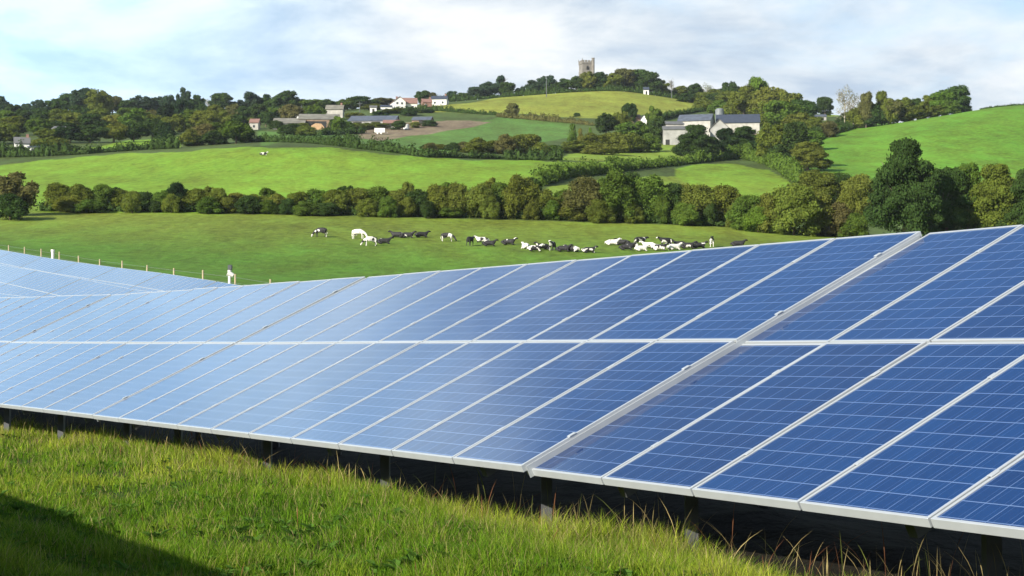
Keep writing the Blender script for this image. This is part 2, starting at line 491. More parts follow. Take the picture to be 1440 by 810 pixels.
PURLIN = boxmesh('purlin', (0, TL, -.03, .03, -TK - .085, -TK - .002), M['galv'])
RAFTER = boxmesh('rafter', (-.035, .035, .15, 3.75, -TK - .175, -TK - .087), M['galv'])
CLAMP = boxmesh('clamp', (-.017, .017, -.03, .03, .001, .006), M['alu'], .001)
GAPRAIL = boxmesh('gap_rail', (0, TL, ML + .001, ML + GAP - .001, -TK, -.022), M['galv'])
ENDPLATE = boxmesh('end_plate', (TL + .0005, TL + .006, .03, 2 * ML + GAP - .03, -TK - .055, -.020), M['alu'])
ENDB = boxmesh('end_clamp', (-.030, .004, -.03, .03, .0015, .009), M['alu'], .002)
def solar_table(x, y, z, az, slope, tilt, label, group, detail=2):
    """(x,y,z) = lower left corner of the glass plane; row runs along +X local (towards the viewer's right)"""
    root = empty('solar_table', (x, y, z))
    a = az
    rx = Vector((math.cos(slope) * math.sin(a), -math.cos(slope) * math.cos(a), math.sin(slope)))
    n_ = Vector((math.cos(a), math.sin(a), 0))
    up = (n_ * math.cos(tilt) + Vector((0, 0, 1)) * math.sin(tilt)).normalized()
    nz = rx.cross(up).normalized(); up = nz.cross(rx).normalized()
    Mx = Matrix((rx, up, nz)).transposed().to_4x4()
    root.matrix_world = Matrix.Translation((x, y, z)) @ Mx
    tag(root, label, 'solar array', group)
    for j in range(2):
        for i in range(NMOD):
            loc = (i * PITCH, j * (ML + GAP), 0)
            rot = (rnd.gauss(0, .0016), rnd.gauss(0, .0016), 0) if detail > 0 else (0, 0, 0)
            if detail == 2:
                f = link_mesh('solar_panel', FRAME, root); f.location = loc; f.rotation_euler = rot
                s = link_mesh('cell_sheet', SHEET, f)
            else:
                f = link_mesh('solar_panel', FARPANEL, root); f.location = loc; f.rotation_euler = rot
    if detail == 2:
        for yy in (.45, 1.5, 2.42, 3.47):
            for i in range(1, NMOD):
                c = link_mesh('clamp', CLAMP, root); c.location = (i * PITCH - GAP / 2, yy, 0)
            c = link_mesh('end_clamp', ENDB, root); c.location = (TL, yy, 0)
        link_mesh('gap_rail', GAPRAIL, root); link_mesh('end_plate', ENDPLATE, root)
    if detail >= 1:
        for yy in (.45, 1.5, 2.42, 3.47):
            o = link_mesh('purlin', PURLIN, root); o.location = (0, yy, 0)
        inv = Mx.inverted()
        for i in range(4):
            xx = .9 + i * 2.76
            o = link_mesh('rafter', RAFTER, root); o.location = (xx, 0, 0)
            for yy in (.75, 2.95):
                top = Vector((xx, yy, -TK - .1))
                wp = root.matrix_world @ top
                L = wp.z - gz(wp.x, wp.y) + .2
                b = MB(); b.box(-.04, .04, -.05, .05, -L, 0)
                po = b.build('post', M['galv'], root)
                po.matrix_local = Matrix.Translation(top) @ inv
    return root

T25 = R(25.55)
# nearest row, its tables following the fall of the field
GR = 'solar tables in the nearest row'
def chain(x, y, z, az, slope): return x, y, z, az, slope
hN = EYE
t1 = (.090, 11.873, hN - .815, R(27.65), R(.15))
solar_table(*t1, R(25.65), 'nearest solar table, deep blue, running out of the right edge beyond the grey joint', GR)
solar_table(-4.91, 20.55, hN - .79, R(29.48), 0.0, R(25.46), 'long central solar table between the two wide grey joints, fading from deep to light blue', GR)
dx = math.sin(R(27.65)); dy = -math.cos(R(27.65))
solar_table(.14 + dx * 10.16, 11.80 + dy * 10.16, hN - .82, R(27.3), 0.0, R(25.6), 'solar table beyond the right edge of the nearest row, out of sight', GR, 1)
def left_of(x, y, az, gap=.022):
    L = TL + gap
    return x - L * math.sin(az), y + L * math.cos(az)
xl, yl = left_of(-4.91, 20.55, R(31.0))
solar_table(xl, yl, hN - .755, R(31.0), R(-.18), R(25.5), 'third solar table of the nearest row, pale grey blue, ending at the far white joint', GR)
x2, y2 = left_of(xl, yl, R(32.2))
solar_table(x2, y2, hN - .60, R(32.2), R(-.85), R(25.6), 'fourth solar table of the nearest row, cut by the left edge of the photo', GR)
x3, y3 = left_of(x2, y2, R(31.5))
solar_table(x3, y3, hN - .33, R(31.5), R(-1.5), R(25.6), 'solar table of the nearest row beyond the left edge, out of sight', GR, 1)

# row behind the camera, whose shadow lies across the grass
pN = lambda p, s: (math.cos(R(27.65)) * p - math.sin(R(27.65)) * s, math.sin(R(27.65)) * p + math.cos(R(27.65)) * s)
for k, s in enumerate((3.0, 13.16, 23.3, -7.16)):
    x, y = pN(-4.92, s)
    solar_table(x, y, .45, R(27.65), 0.0, T25, 'solar table of the row behind the camera that shades the grass', 'solar tables behind the camera', 1)

# rows on the rise at the far left
def far_row(p_b, s0, n, gname, lab, az=AZ):
    for k in range(n):
        s_far = s0 + (k + 1) * (TL + .16)
        s_near = s_far - TL
        P = lambda s: (math.cos(az) * p_b - math.sin(az) * s, math.sin(az) * p_b + math.cos(az) * s)
        x, y = P(s_far)
        zf = float(g_near(np.array(s_far))) + .45; zn = float(g_near(np.array(s_near))) + .45
        sl = math.atan2(zn - zf, TL)
        i = n - 1 - k
        solar_table(x, y, zf, az, sl, T25, f'{ordinal(i)} table from the left in the {lab}', gname, 1 if detail_far else 0)
detail_far = False
far_row(14.3, 50, 4, 'solar tables in the second row', 'pale solar row just above the nearest row')
far_row(23.0, 78, 5, 'solar tables in the third row', 'light blue middle solar row')
far_row(31.0, 78, 9, 'solar tables in the farthest row', 'farthest solar row under the fence')

# ---------------------------------------------------------------- fence behind the farthest row
def P_(p, s): 
    x = math.cos(AZ) * p - math.sin(AZ) * s; y = math.sin(AZ) * p + math.cos(AZ) * s
    return x, y, gz(x, y)
fr = empty('wire_fence', P_(38, 98.7)); tag(fr, 'wire fence on pale timber posts along the field edge behind the farthest solar row', 'fence')
base = Vector(fr.location)
ps = []
for k in range(-2, 17):
    s = 98.7 + k * 6.15
    v = Vector(P_(38, s)); ps.append(v)
    b = MB(); hgt = 1.42 + rnd.uniform(-.06, .08)
    b.tube([(0, 0, -.2), (rnd.uniform(-.02, .02), 0, hgt)], .06, 8)
    o = b.build('post', M['wood'], fr); o.location = v - base
for hh in (.5, .9, 1.25):
    b = MB(); b.tube([v - base + Vector((0, -.07, hh)) for v in ps], .008, 4); b.build('wire', M['wire'], fr)
for (uu, vv, lab, head) in ((73.5, 351.5, 'thick white post standing above the fence posts at the far left', False),
                            (322.5, 373.5, 'white camera post with a small dark box on top behind the solar rows', True)):
    k = (uu - 720) / F; p = 37.0; s = p * (math.cos(AZ) - math.sin(AZ) * k) / (math.sin(AZ) + math.cos(AZ) * k)
    x, y, z = P_(p, s); top = EYE + slope_of(vv) * y - z
    r_ = empty('camera_post', (x, y, z)); tag(r_, lab, 'post')
    b = MB(); b.tube([(0, 0, -.2), (0, 0, top - (.35 if head else 0))], .13 if not head else .09, 10)
    b.tube([(0, 0, top - (.5 if head else .15)), (0, 0, top - (.28 if head else -.03))], .17 if not head else .12, 10)
    b.build('pole', M['white'], r_)
    if head:
        b = MB(); b.box(-.10, .16, -.13, .13, top - .28, top + .04); b.build('camera_head', M['plinthgrey'], r_, bevel=.03)
        b = MB(); b.tube([(-.1, 0, top - .45), (.24, 0, top - .62)], [.2, .12], 9); b.build('lamp', M['white'], r_)

# ---------------------------------------------------------------- foliage
def sphere_pts(n, rg):
    v = rg.normal(size=(n, 3)); return v / np.linalg.norm(v, axis=1)[:, None]
_ico = None
def ico():
    global _ico
    if _ico is None:
        bm = bmesh.new(); bmesh.ops.create_icosphere(bm, subdivisions=2, radius=1)
        bm.verts.ensure_lookup_table()
        _ico = (np.array([v.co[:] for v in bm.verts]), np.array([[v.index for v in f.verts] for f in bm.faces])); bm.free()
    return _ico
def foliage_mesh(name, lobes, n, leaf, seed, core=.66, down=.35, mat=None):
    """lobes: (cx,cy,cz, rx,ry,rz); n leaf faces over all of them, leaf = face size"""
    rg = np.random.default_rng(seed)
    L = np.array(lobes, float)
    area = (L[:, 3] * L[:, 4] + L[:, 3] * L[:, 5] + L[:, 4] * L[:, 5]); pr = area / area.sum()
    pick = rg.choice(len(L), size=n, p=pr)
    d = sphere_pts(n, rg); d[:, 2] = np.where((d[:, 2] < -down) & (rg.random(n) < .6), -d[:, 2], d[:, 2])
    rr = 1 - np.abs(rg.normal(0, .17, n)) + (rg.random(n) < .3) * rg.uniform(0, .30, n)
    c = L[pick, :3] + d * L[pick, 3:] * rr[:, None]
    nn = d + rg.normal(0, .8, (n, 3)); nn /= np.linalg.norm(nn, axis=1)[:, None]
    a = np.cross(nn, rg.normal(size=(n, 3))); a /= np.linalg.norm(a, axis=1)[:, None]
    b = np.cross(nn, a)
    sz = leaf * rg.uniform(.5, 1.25, n)[:, None]
    v = np.stack([c - a * sz, c - b * sz * .55, c + a * sz, c + b * sz * .55], 1).reshape(-1, 3)
    f = np.arange(4 * n).reshape(n, 4)
    iv, jf = ico()
    me = bpy.data.meshes.new(name)
    vs = [v]; tris = []
    off = len(v)
    for l in L:
        if core <= 0: break
        w = iv * (1 + rg.normal(0, .06, (len(iv), 1)))
        vs.append(w * l[3:] * core + l[:3]); tris.append(jf + off); off += len(iv)
    V = np.vstack(vs).astype(np.float32)
    T = np.vstack(tris) if tris else np.zeros((0, 3), int)
    nl = 4 * n + 3 * len(T)
    me.vertices.add(len(V)); me.vertices.foreach_set('co', V.ravel())
    me.loops.add(nl); me.loops.foreach_set('vertex_index', np.concatenate([f.ravel(), T.ravel()]).astype(np.int32))
    me.polygons.add(n + len(T))
    me.polygons.foreach_set('loop_start', np.concatenate([np.arange(n) * 4, 4 * n + np.arange(len(T)) * 3]).astype(np.int32))
    me.polygons.foreach_set('loop_total', np.concatenate([np.full(n, 4), np.full(len(T), 3)]).astype(np.int32))
    me.update(calc_edges=True)
    me.materials.append(mat or M['leaf'])
    return me

def crown_lobes(kind, seed):
    """unit tree: height 1, half width .5"""
    rg = np.random.default_rng(seed); out = []
    if kind == 'oak':
        for k in range(34):
            t = rg.uniform(0, 2*math.pi); e = rg.uniform(-.85, 1)
            c = .35 * math.sqrt(max(0, 1 - e*e * .85)) * rg.uniform(.6, 1.12)
            r = rg.uniform(.08, .17)
            out.append((c*math.cos(t), c*math.sin(t), .50 + .37*e, r, r, r*.85))
        out.append((0, 0, .5, .27, .27, .3))
    elif kind == 'tall':
        for k in range(26):
            t = rg.uniform(0, 2*math.pi); e = rg.uniform(0, 1)
            c = (.30 - .16*e) * rg.uniform(.6, 1.1); r = rg.uniform(.09, .16)
            out.append((c*math.cos(t), c*math.sin(t), .25 + .66*e, r, r, r))
        out.append((0, 0, .5, .22, .22, .32))
    elif kind == 'bush':
        for k in range(26):
            t = rg.uniform(0, 2*math.pi); e = rg.uniform(0, 1)
            c = .38 * math.sqrt(max(.02, 1 - e*e)) * rg.uniform(.7, 1.05); r = rg.uniform(.12, .19)
            out.append((c*math.cos(t), c*math.sin(t), .1 + .74*e, r, r, r*.9))
        out.append((0, 0, .4, .36, .36, .4))
    elif kind == 'big':
        for k in range(52):
            t = rg.uniform(0, 2*math.pi); e = rg.uniform(0, 1)
            prof = [(.0, .36), (.2, .47), (.4, .43), (.6, .34), (.8, .27), (1., .10)]
            w = np.interp(e, [a for a, b in prof], [b for a, b in prof])
            c = w * rg.uniform(.62, .98); r = rg.uniform(.065, .115)
            out.append((c*math.cos(t), c*math.sin(t), .13 + .78*e, r*1.15, r*1.15, r*.8))
        out += [(0, 0, .35, .33, .33, .25), (0, 0, .66, .22, .22, .22)]
    elif kind == 'cone':
        for k in range(20):
            t = rg.uniform(0, 2*math.pi); e = rg.uniform(0, 1)
            c = (.34 - .3*e) * rg.uniform(.7, 1); r = rg.uniform(.08, .12)
            out.append((c*math.cos(t), c*math.sin(t), .12 + .8*e, r, r, r*1.2))
        out.append((0, 0, .42, .22, .22, .36))
    return out
def trunk_mesh(kind, seed, mat):
    rg = random.Random(seed); b = MB()
    top = {'oak': .6, 'tall': .75, 'bush': .4, 'big': .7, 'cone': .85, 'bare': .8}[kind]
    r0 = {'bush': .02, 'bare': .018}.get(kind, .03)
    b.tube([(0, 0, -.06), (.005, 0, top * .35), (-.01, .01, top * .7), (0, 0, top)], [r0 * 1.25, r0 * .85, r0 * .55, r0 * .2], 7)
    n = 26 if kind == 'bare' else 7
    for k in range(n):
        z0 = top * rg.uniform(.3, .85); t = rg.uniform(0, 6.28); l = rg.uniform(.18, .3) * (1.25 if kind == 'bare' else 1)
        up = rg.uniform(.5, 1.3)
        p1 = (l * .5 * math.cos(t), l * .5 * math.sin(t), z0 + l * .35 * up); p2 = (l * math.cos(t + .3), l * math.sin(t + .3), z0 + l * .9 * up)
        b.tube([(0, 0, z0), p1, p2], [r0 * .45, r0 * .3, r0 * .08], 5)
    return b.mesh('trunk', mat, True)
PROTO = {}
for kind, n, leaf, seeds in (('oak', 6000, .034, (1, 2, 3, 4, 51, 52)), ('tall', 5200, .032, (5, 6, 7)), ('bush', 6000, .034, (8, 9, 10, 11, 53)), ('cone', 3600, .030, (12, 13))):
    PROTO[kind] = [(foliage_mesh('crown', crown_lobes(kind, s), n, leaf, s), trunk_mesh(kind, s, M['bark'])) for s in seeds]
PROTO['big'] = [(foliage_mesh('crown', crown_lobes('big', s), 30000, .017, s), trunk_mesh('big', s, M['bark'])) for s in (21, 22, 23)]
PROTO['near'] = [(foliage_mesh('crown', crown_lobes('bush', s), 13000, .025, s), trunk_mesh('bush', s, M['bark'])) for s in (31, 32, 33, 34)]
PROTO['thin'] = [(foliage_mesh('crown', crown_lobes('tall', s), 900, .020, s, core=0), trunk_mesh('bare', s, M['palebark'])) for s in (41, 42)]
TONE = {'dark green': (.042, .072, .018), 'blackish green': (.022, .042, .014), 'mid green': (.078, .125, .020), 'bright green': (.105, .175, .022),
        'olive green': (.108, .130, .022), 'yellowish': (.140, .150, .028), 'brownish': (.100, .098, .032), 'pale': (.20, .18, .10),
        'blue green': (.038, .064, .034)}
SHAPE = {'oak': 'broad tree', 'tall': 'tall tree', 'bush': 'bush', 'cone': 'pointed tree', 'big': 'large tree', 'near': 'bushy tree', 'thin': 'thin leafed tree'}
def plant(loc, h, w, kind, tone, label, group=None, name=None, w2=None):
    root = empty(name or ('hedgerow_tree' if kind == 'near' else 'bush' if kind == 'bush' else 'tree'), loc, rnd.uniform(0, 6.28), (w * rnd.uniform(.85, 1.3), (w2 or w) * rnd.uniform(.85, 1.3), h * rnd.uniform(.93, 1.05)))
    cm, tm = rnd.choice(PROTO[kind])
    c = link_mesh('crown', cm, root); t = link_mesh('trunk', tm, root)
    k = rnd.uniform(.88, 1.14)
    col = [x * k * rnd.uniform(.95, 1.05) for x in TONE[tone]]
    c.color = (*col, 1)
    tag(root, label, 'bush' if kind in ('bush',) else 'tree', group)
    return root
def belt(phrase, group, items, Y=None, jitter=0):
    """items: (u, vtop, width px, kind, tone[, vbase or -depth])"""
    items = sorted(items, key=lambda t: t[0])
    for i, it in enumerate(items):
        u, vt, w, kind, tone = it[:5]
        if len(it) > 5: x, y, z = locate(u, it[5]) if it[5] > 0 else at(u, -it[5])
        else: x, y, z = at(u, Y + rnd.uniform(-jitter, jitter))
        top = EYE + slope_of(vt) * y
        h = max(top - z, 2.0) * 1.03
        W = w * y / F * 1.08
        plant((x, y, z - .1), h, W, kind, tone, f'{tone} {SHAPE[kind]}, {ordinal(i)} from left {phrase}', group)

DG, BG, MG, BR, OL, YE, BN, PA, BL = ('dark green', 'blackish green', 'mid green', 'bright green', 'olive green', 'yellowish', 'brownish', 'pale', 'blue green')
# long hedgerow across the middle of the picture
belt('in the long hedgerow', 'hedgerow trees above the cow field', [
 (82,257,46,'near',OL),(112,258,48,'near',OL),(142,259,44,'near',MG),(172,264,42,'near',OL),(204,268,44,'near',DG),(228,266,36,'near',MG),
 (250,255,38,'near',BG),(278,262,46,'near',OL),(306,265,42,'near',OL),(334,269,40,'near',YE),(362,270,44,'near',OL),(390,270,42,'near',YE),
 (418,268,42,'near',OL),(446,267,42,'near',MG),(474,265,44,'near',OL),(502,264,42,'near',OL),(530,262,44,'near',MG),(558,261,44,'near',OL),
 (588,262,44,'near',DG),(616,260,44,'near',OL),(644,257,46,'near',OL),(674,255,46,'near',OL),(704,254,44,'near',MG),(733,242,48,'near',OL),
 (762,262,42,'near',OL),(790,266,38,'near',MG),(820,251,58,'near',BN),(868,238,66,'near',MG),(912,240,66,'near',MG),(946,256,42,'near',DG),
 (980,258,58,'near',OL),(1018,256,56,'near',OL)], Y=338, jitter=3)
belt('in the thicket left of the biggest tree', 'thicket trees left of the big tree', [
 (1052,272,56,'near',MG),(1085,270,58,'near',OL),(1116,256,60,'near',OL),(1150,268,58,'near',OL),(1178,282,52,'near',BN),(1204,296,50,'near',MG),
 (1196,262,46,'near',OL),(1066,292,40,'near',BR)], Y=322, jitter=5)
belt('in front of the long hedgerow', 'low shrubs along the long hedgerow', [
 (u_, 279 + 6 * math.sin(u_ * .7) - (u_ < 300) * 4, 30 + 9 * math.sin(u_ * 1.3), 'near', (OL, MG, OL, MG, OL, DG, OL)[(u_ * 7 // 11) % 7]) for u_ in (98, 127, 186, 217, 241, 292, 319, 349, 377, 404, 431, 460, 517, 545, 573, 602, 630, 689, 748, 776, 803, 843, 892, 930, 963, 999, 1034)], Y=333, jitter=2)
belt('behind the long hedgerow', 'taller shrubs standing behind the long hedgerow', [
 (158,262,30,'oak',DG),(294,260,26,'tall',OL),(376,264,30,'oak',MG),(486,259,28,'oak',DG),(573,256,30,'tall',OL),(630,253,34,'oak',MG),(690,249,32,'oak',OL),(748,250,30,'oak',DG),(845,244,38,'oak',MG),(890,236,40,'oak',DG),(962,252,30,'oak',OL)], Y=343, jitter=2)
x, y, z = at(16, 322)
plant((x, y, z - .1), EYE + slope_of(237) * y - z, 62 * y / F, 'oak', BN, 'brownish open tree standing at the left edge beside the hedgerow', name='tree')
x, y, z = at(14, 312)
plant((x, y, z - .1), EYE + slope_of(272) * y - z, 64 * y / F, 'near', DG, 'dark bush at the foot of the brownish tree at the left edge')
x, y, z = at(1272, 300)
plant((x, y, z - .1), (EYE + slope_of(199) * y - z) * 1.0, 122 * y / F, 'big', DG, 'biggest dark green tree, rising above its neighbours on the right', name='tree')
belt('right of the biggest tree', 'trees on the right beyond the panels', [
 (1332,236,70,'big',DG),(1362,226,78,'big',MG),(1405,230,84,'big',OL),(1442,236,76,'big',DG),(1480,240,80,'big',OL),(1520,236,80,'big',MG)], Y=308, jitter=6)
belt('in the row behind the biggest tree', 'trees below the right hand hill', [
 (1150,232,58,'near',OL),(1185,240,50,'near',DG),(1207,243,52,'near',YE),(1232,252,50,'near',MG),(1310,240,60,'near',OL)], Y=420, jitter=10)
belt('in the tall clump beside the farm buildings', 'tall clump right of the farm', [
 (1090,168,52,'oak',OL,232),(1118,176,56,'tall',DG,234),(1136,196,60,'big',OL,240),(1098,200,44,'oak',DG,234),(1142,182,40,'oak',MG,212),(1075,190,34,'oak',DG,222)])
belt('in front of the farm buildings', 'dark trees in front of the farm', [
 (979,177,52,'big',DG,226),(1022,177,46,'big',BG,222),(1046,176,50,'big',DG,222),(1070,188,36,'oak',BG,224),(960,201,26,'bush',OL,-660)])
belt('on the rise above the farm roofs', 'trees above the farm', [
 (1046,118,50,'oak',OL,-880),(1064,107,40,'oak',BR,-900),(1086,122,56,'oak',OL,-850),(1112,127,56,'oak',OL,-830),(1100,140,56,'oak',MG,-780),(1128,138,44,'oak',DG,-800),
 (1078,142,46,'oak',OL,-790),(1124,156,48,'oak',OL,-740),(1148,164,40,'oak',OL,-730),(1166,170,34,'bush',BN,-725),(970,130,32,'bush',DG,-1020),(988,128,34,'bush',OL,-1020),(1006,130,34,'bush',DG,-1010),(1024,128,34,'oak',OL,-1000),(1040,126,32,'oak',DG,-990),(1012,140,36,'bush',MG,-940),(1034,140,36,'bush',OL,-930),(990,140,30,'bush',OL,-960),(1160,134,24,'oak',DG,-960)])
belt('along the crest of the right hill', 'trees along the right hand crest', [
 (1188,121,34,'thin',PA),(1200,130,24,'thin',BN),(1218,130,30,'tall',BN),(1240,131,32,'tall',OL),(1256,137,30,'oak',BN),(1272,134,30,'oak',OL),(1290,136,34,'oak',DG),
 (1308,132,34,'oak',OL),(1325,128,36,'oak',MG),(1346,118,42,'oak',DG),(1232,146,40,'bush',DG),(1262,146,40,'bush',DG),(1208,150,40,'bush',OL),(1190,158,36,'bush',DG),(1284,147,34,'bush',OL),(1302,145,34,'bush',DG),(1318,143,34,'bush',OL),(1334,141,32,'bush',MG),(1352,138,34,'bush',DG),(1222,142,30,'bush',BN),(1250,140,30,'bush',OL)], Y=785, jitter=8)
belt('on the skyline right of the church copse', 'skyline trees right of the church', [
 (944,110,14,'thin',BN),(958,119,30,'oak',OL),(976,117,32,'oak',DG),(994,116,28,'thin',OL),(1008,124,34,'oak',OL),(1026,115,30,'oak',DG),(940,126,30,'bush',DG)], Y=1085, jitter=10)
belt('in the copse around the church tower', 'copse around the church', [
 (796,111,30,'oak',DG),(812,106,28,'oak',DG),(826,99,30,'oak',OL),(844,100,34,'oak',DG),(862,101,36,'oak',OL),(880,96,38,'oak',BN),(898,97,40,'oak',DG),(916,100,36,'oak',DG),(928,112,26,'oak',OL),
 (838,110,30,'oak',MG),(872,112,36,'oak',OL),(904,112,34,'oak',MG),(852,113,32,'bush',DG),(890,116,30,'bush',DG)], Y=1068, jitter=8)
belt('on the skyline left of the church', 'skyline trees left of the church', [
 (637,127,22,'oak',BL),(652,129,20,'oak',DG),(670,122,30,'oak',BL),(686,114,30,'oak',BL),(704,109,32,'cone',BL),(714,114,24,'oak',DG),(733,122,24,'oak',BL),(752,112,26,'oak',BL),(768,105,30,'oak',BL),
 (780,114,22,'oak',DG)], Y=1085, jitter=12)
belt('beside the white house', 'trees beside the white house', [
 (596,127,32,'oak',DG,-1010),(606,130,24,'oak',BN,-1010),(541,136,30,'oak',BN,-1020),(508,135,38,'oak',DG,-1010),(488,138,34,'oak',MG,-990),(524,146,30,'bush',OL,-960),(560,152,44,'bush',OL,-905),(600,154,30,'bush',DG,-900)])
# wood on the left hill, in ranks from the skyline down
belt('on the skyline of the left hand wood', 'skyline trees of the left hand wood', [
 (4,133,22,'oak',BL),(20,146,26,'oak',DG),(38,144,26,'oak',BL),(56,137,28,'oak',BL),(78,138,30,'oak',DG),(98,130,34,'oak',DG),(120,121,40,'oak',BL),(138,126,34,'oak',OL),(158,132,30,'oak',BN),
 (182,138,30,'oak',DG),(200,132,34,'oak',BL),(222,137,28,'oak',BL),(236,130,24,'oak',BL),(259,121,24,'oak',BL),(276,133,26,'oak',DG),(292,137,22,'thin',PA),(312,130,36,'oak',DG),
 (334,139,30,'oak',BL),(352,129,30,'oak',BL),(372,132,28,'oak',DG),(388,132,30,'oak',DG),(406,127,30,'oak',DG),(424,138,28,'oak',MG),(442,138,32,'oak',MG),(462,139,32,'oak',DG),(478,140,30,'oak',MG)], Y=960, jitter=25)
belt('in the second rank of the left hand wood', 'second rank of the left hand wood', [
 (8,156,36,'oak',MG),(34,154,34,'oak',DG),(62,150,34,'oak',DG),(88,152,36,'oak',OL),(114,146,40,'oak',DG),(140,151,28,'oak',OL),(184,150,40,'oak',MG),(210,152,36,'oak',BN),(236,146,34,'oak',BG),
 (258,140,38,'oak',BG),(280,143,30,'oak',DG),(304,146,36,'oak',OL),(330,145,30,'oak',BN),(346,148,28,'oak',DG),(366,145,36,'oak',DG),(384,150,26,'oak',MG),(410,146,34,'oak',BN),(440,148,30,'oak',MG)], Y=840, jitter=20)
belt('in the third rank of the left hand wood', 'third rank of the left hand wood', [
 (22,163,44,'oak',OL),(54,164,40,'oak',MG),(84,170,38,'oak',DG),(104,158,44,'oak',OL),(132,160,38,'oak',DG),(160,160,40,'oak',YE),(192,152,44,'oak',MG),(218,158,36,'oak',OL),(244,160,36,'oak',OL),
 (266,154,34,'oak',MG),(288,152,36,'oak',OL),(310,156,34,'oak',OL),(336,160,30,'oak',DG),(-30,156,40,'oak',DG)], Y=745, jitter=15)
belt('at the foot of the left hand wood', 'lowest trees of the left hand wood', [
 (6,176,40,'oak',OL),(74,180,44,'oak',OL),(98,172,48,'oak',BG),(126,174,44,'oak',DG),(160,172,36,'oak',OL),(188,168,38,'oak',DG),(214,164,40,'oak',DG),(60,194,42,'bush',OL,-600),(82,194,36,'bush',OL,-600),
 (102,205,26,'bush',DG,-590),(234,172,28,'bush',BG),(4,206,40,'bush',DG,-590),(30,206,40,'bush',DG,-590),(-30,180,44,'oak',OL)], Y=655, jitter=10)
belt('in the clump left of the village barns', 'clump left of the village barns', [
 (266,178,36,'bush',OL),(286,172,40,'bush',BN),(308,170,40,'oak',MG),(332,168,48,'oak',MG),(345,178,36,'bush',DG),(270,190,36,'bush',DG),(300,184,44,'bush',DG)], Y=590, jitter=8)
belt('in the gardens below the village barns', 'trees below the village barns', [
 (374,157,24,'oak',DG,-800),(413,174,36,'bush',DG,-700),(430,176,26,'bush',OL,-690),(476,162,24,'oak',BR,-740),(398,178,24,'bush',MG,-720),(500,172,30,'bush',OL,-770),(530,172,34,'bush',OL,-780),(352,164,20,'bush',OL,-780),
 (576,150,26,'bush',DG,-880),(390,168,22,'bush',DG,-765),(424,172,26,'bush',OL,-755),(470,168,22,'bush',DG,-755),(488,170,26,'bush',MG,-765),(514,172,24,'bush',OL,-775),(560,168,22,'bush',DG,-775),(584,170,18,'bush',OL,-790),(604,168,20,'bush',DG,-800),(440,156,26,'oak',DG,-830),(500,158,26,'oak',OL,-840),(534,156,26,'oak',DG,-850),(398,152,22,'oak',DG,-880)])
belt('in the scrub below the brown field', 'scrub below the brown field', [
 (606,200,24,'bush',BN),(618,204,26,'bush',YE),(636,200,26,'bush',DG),(652,198,28,'bush',BN),(672,192,34,'bush',OL),(690,196,34,'bush',OL),(712,188,40,'bush',BN),(728,190,36,'bush',OL),(744,186,38,'bush',OL),
 (704,204,40,'bush',OL),(664,208,36,'bush',OL),(760,200,34,'bush',OL),(776,204,34,'bush',MG),(600,212,26,'bush',DG)], Y=580, jitter=14)
belt('between middle field and farm', 'trees between the middle field and the farm', [
 (805,175,20,'cone',MG,-665),(816,181,14,'cone',YE,-660),(830,180,14,'cone',BR,-665),(852,157,34,'oak',DG,-740),(872,156,34,'oak',OL,-745),(886,144,22,'oak',DG,-830),(920,145,26,'oak',MG,-740),
 (882,170,36,'oak',MG,-700),(904,168,32,'oak',MG,-705),(924,166,26,'oak',DG,-700),(808,196,44,'bush',OL,-610),(836,186,48,'bush',OL,-620),(862,184,44,'bush',OL,-625),(888,186,46,'bush',OL,-630),(910,188,36,'bush',MG,-640),
 (786,206,34,'bush',OL,-600),(850,200,50,'bush',OL,-600),(720,145,22,'oak',BN,-860),(811,158,10,'bush',DG,-870)])

# ---------------------------------------------------------------- hedges along the field edges
def hedge(pts, h, w, tone, label, leaf=.40, dens=6.0, name='hedge'):
    """pts: photo outlines on the ground (u, v) or (u, -depth)"""
    P = [Vector(locate(u, v) if v > 0 else at(u, -v)) for u, v in pts]
    o0 = P[0].copy(); lobes = []
    rg = random.Random(len(label) * 7)
    for a, b in zip(P[:-1], P[1:]):
        n = max(2, int((b - a).length / (w * .30)))
        for k in range(n):
            q = a.lerp(b, (k + rg.uniform(-.2, .2)) / n)
            z = gz(q.x, q.y); hh = h * rg.choice((.5, .65, .8, .95, 1.1, 1.3)) * (.85 + .25 * math.sin(q.x * .11) )
            lobes.append((q.x - o0.x + rg.uniform(-.3, .3), q.y - o0.y + rg.uniform(-.3, .3), z - o0.z + hh * .32, w * rg.uniform(.3, .65), w * rg.uniform(.3, .6), hh * .68))
    L = sum((b - a).length for a, b in zip(P[:-1], P[1:]))
    n = int(min(60000, max(1500, L * (h + w) * dens)))
    me = foliage_mesh(name, lobes, n, leaf, len(label), core=.6)
    o = link_mesh(name, me); o.location = o0; o.color = (*TONE[tone], 1)
    return tag(o, label, 'hedge', 'hedges between the fields')
hedge([(-60,226),(0,222),(60,220),(120,217),(200,211),(252,209)], 4.2, 3.5, DG, 'dark hedge along the top of the bright field at far left')
hedge([(362,200),(380,200),(440,202),(500,209),(560,216),(600,222),(700,224),(790,226)], 3.4, 3.4, DG, 'long dark hedge below the village along the top of the bright field')
hedge([(452,190),(480,189),(512,188)], 3.5, 3, DG, 'short dark hedge under the village barns')
hedge([(556,158),(600,156),(660,160),(700,163)], 3.0, 3.0, DG, 'hedge below the yellow green church field, left part')
hedge([(700,165),(760,170),(810,174),(842,178)], 3.0, 3.0, BN, 'brownish hedge running down towards the trees under the church field')
hedge([(930,170),(950,164),(985,157),(1012,150)], 3.2, 3.0, DG, 'hedge on the right edge of the church field above the farm')
hedge([(756,262),(800,250),(860,243),(910,236),(960,231),(1010,226),(1050,222)], 3.6, 4.0, MG, 'thick hedge climbing from the long hedgerow to the dark farm trees')
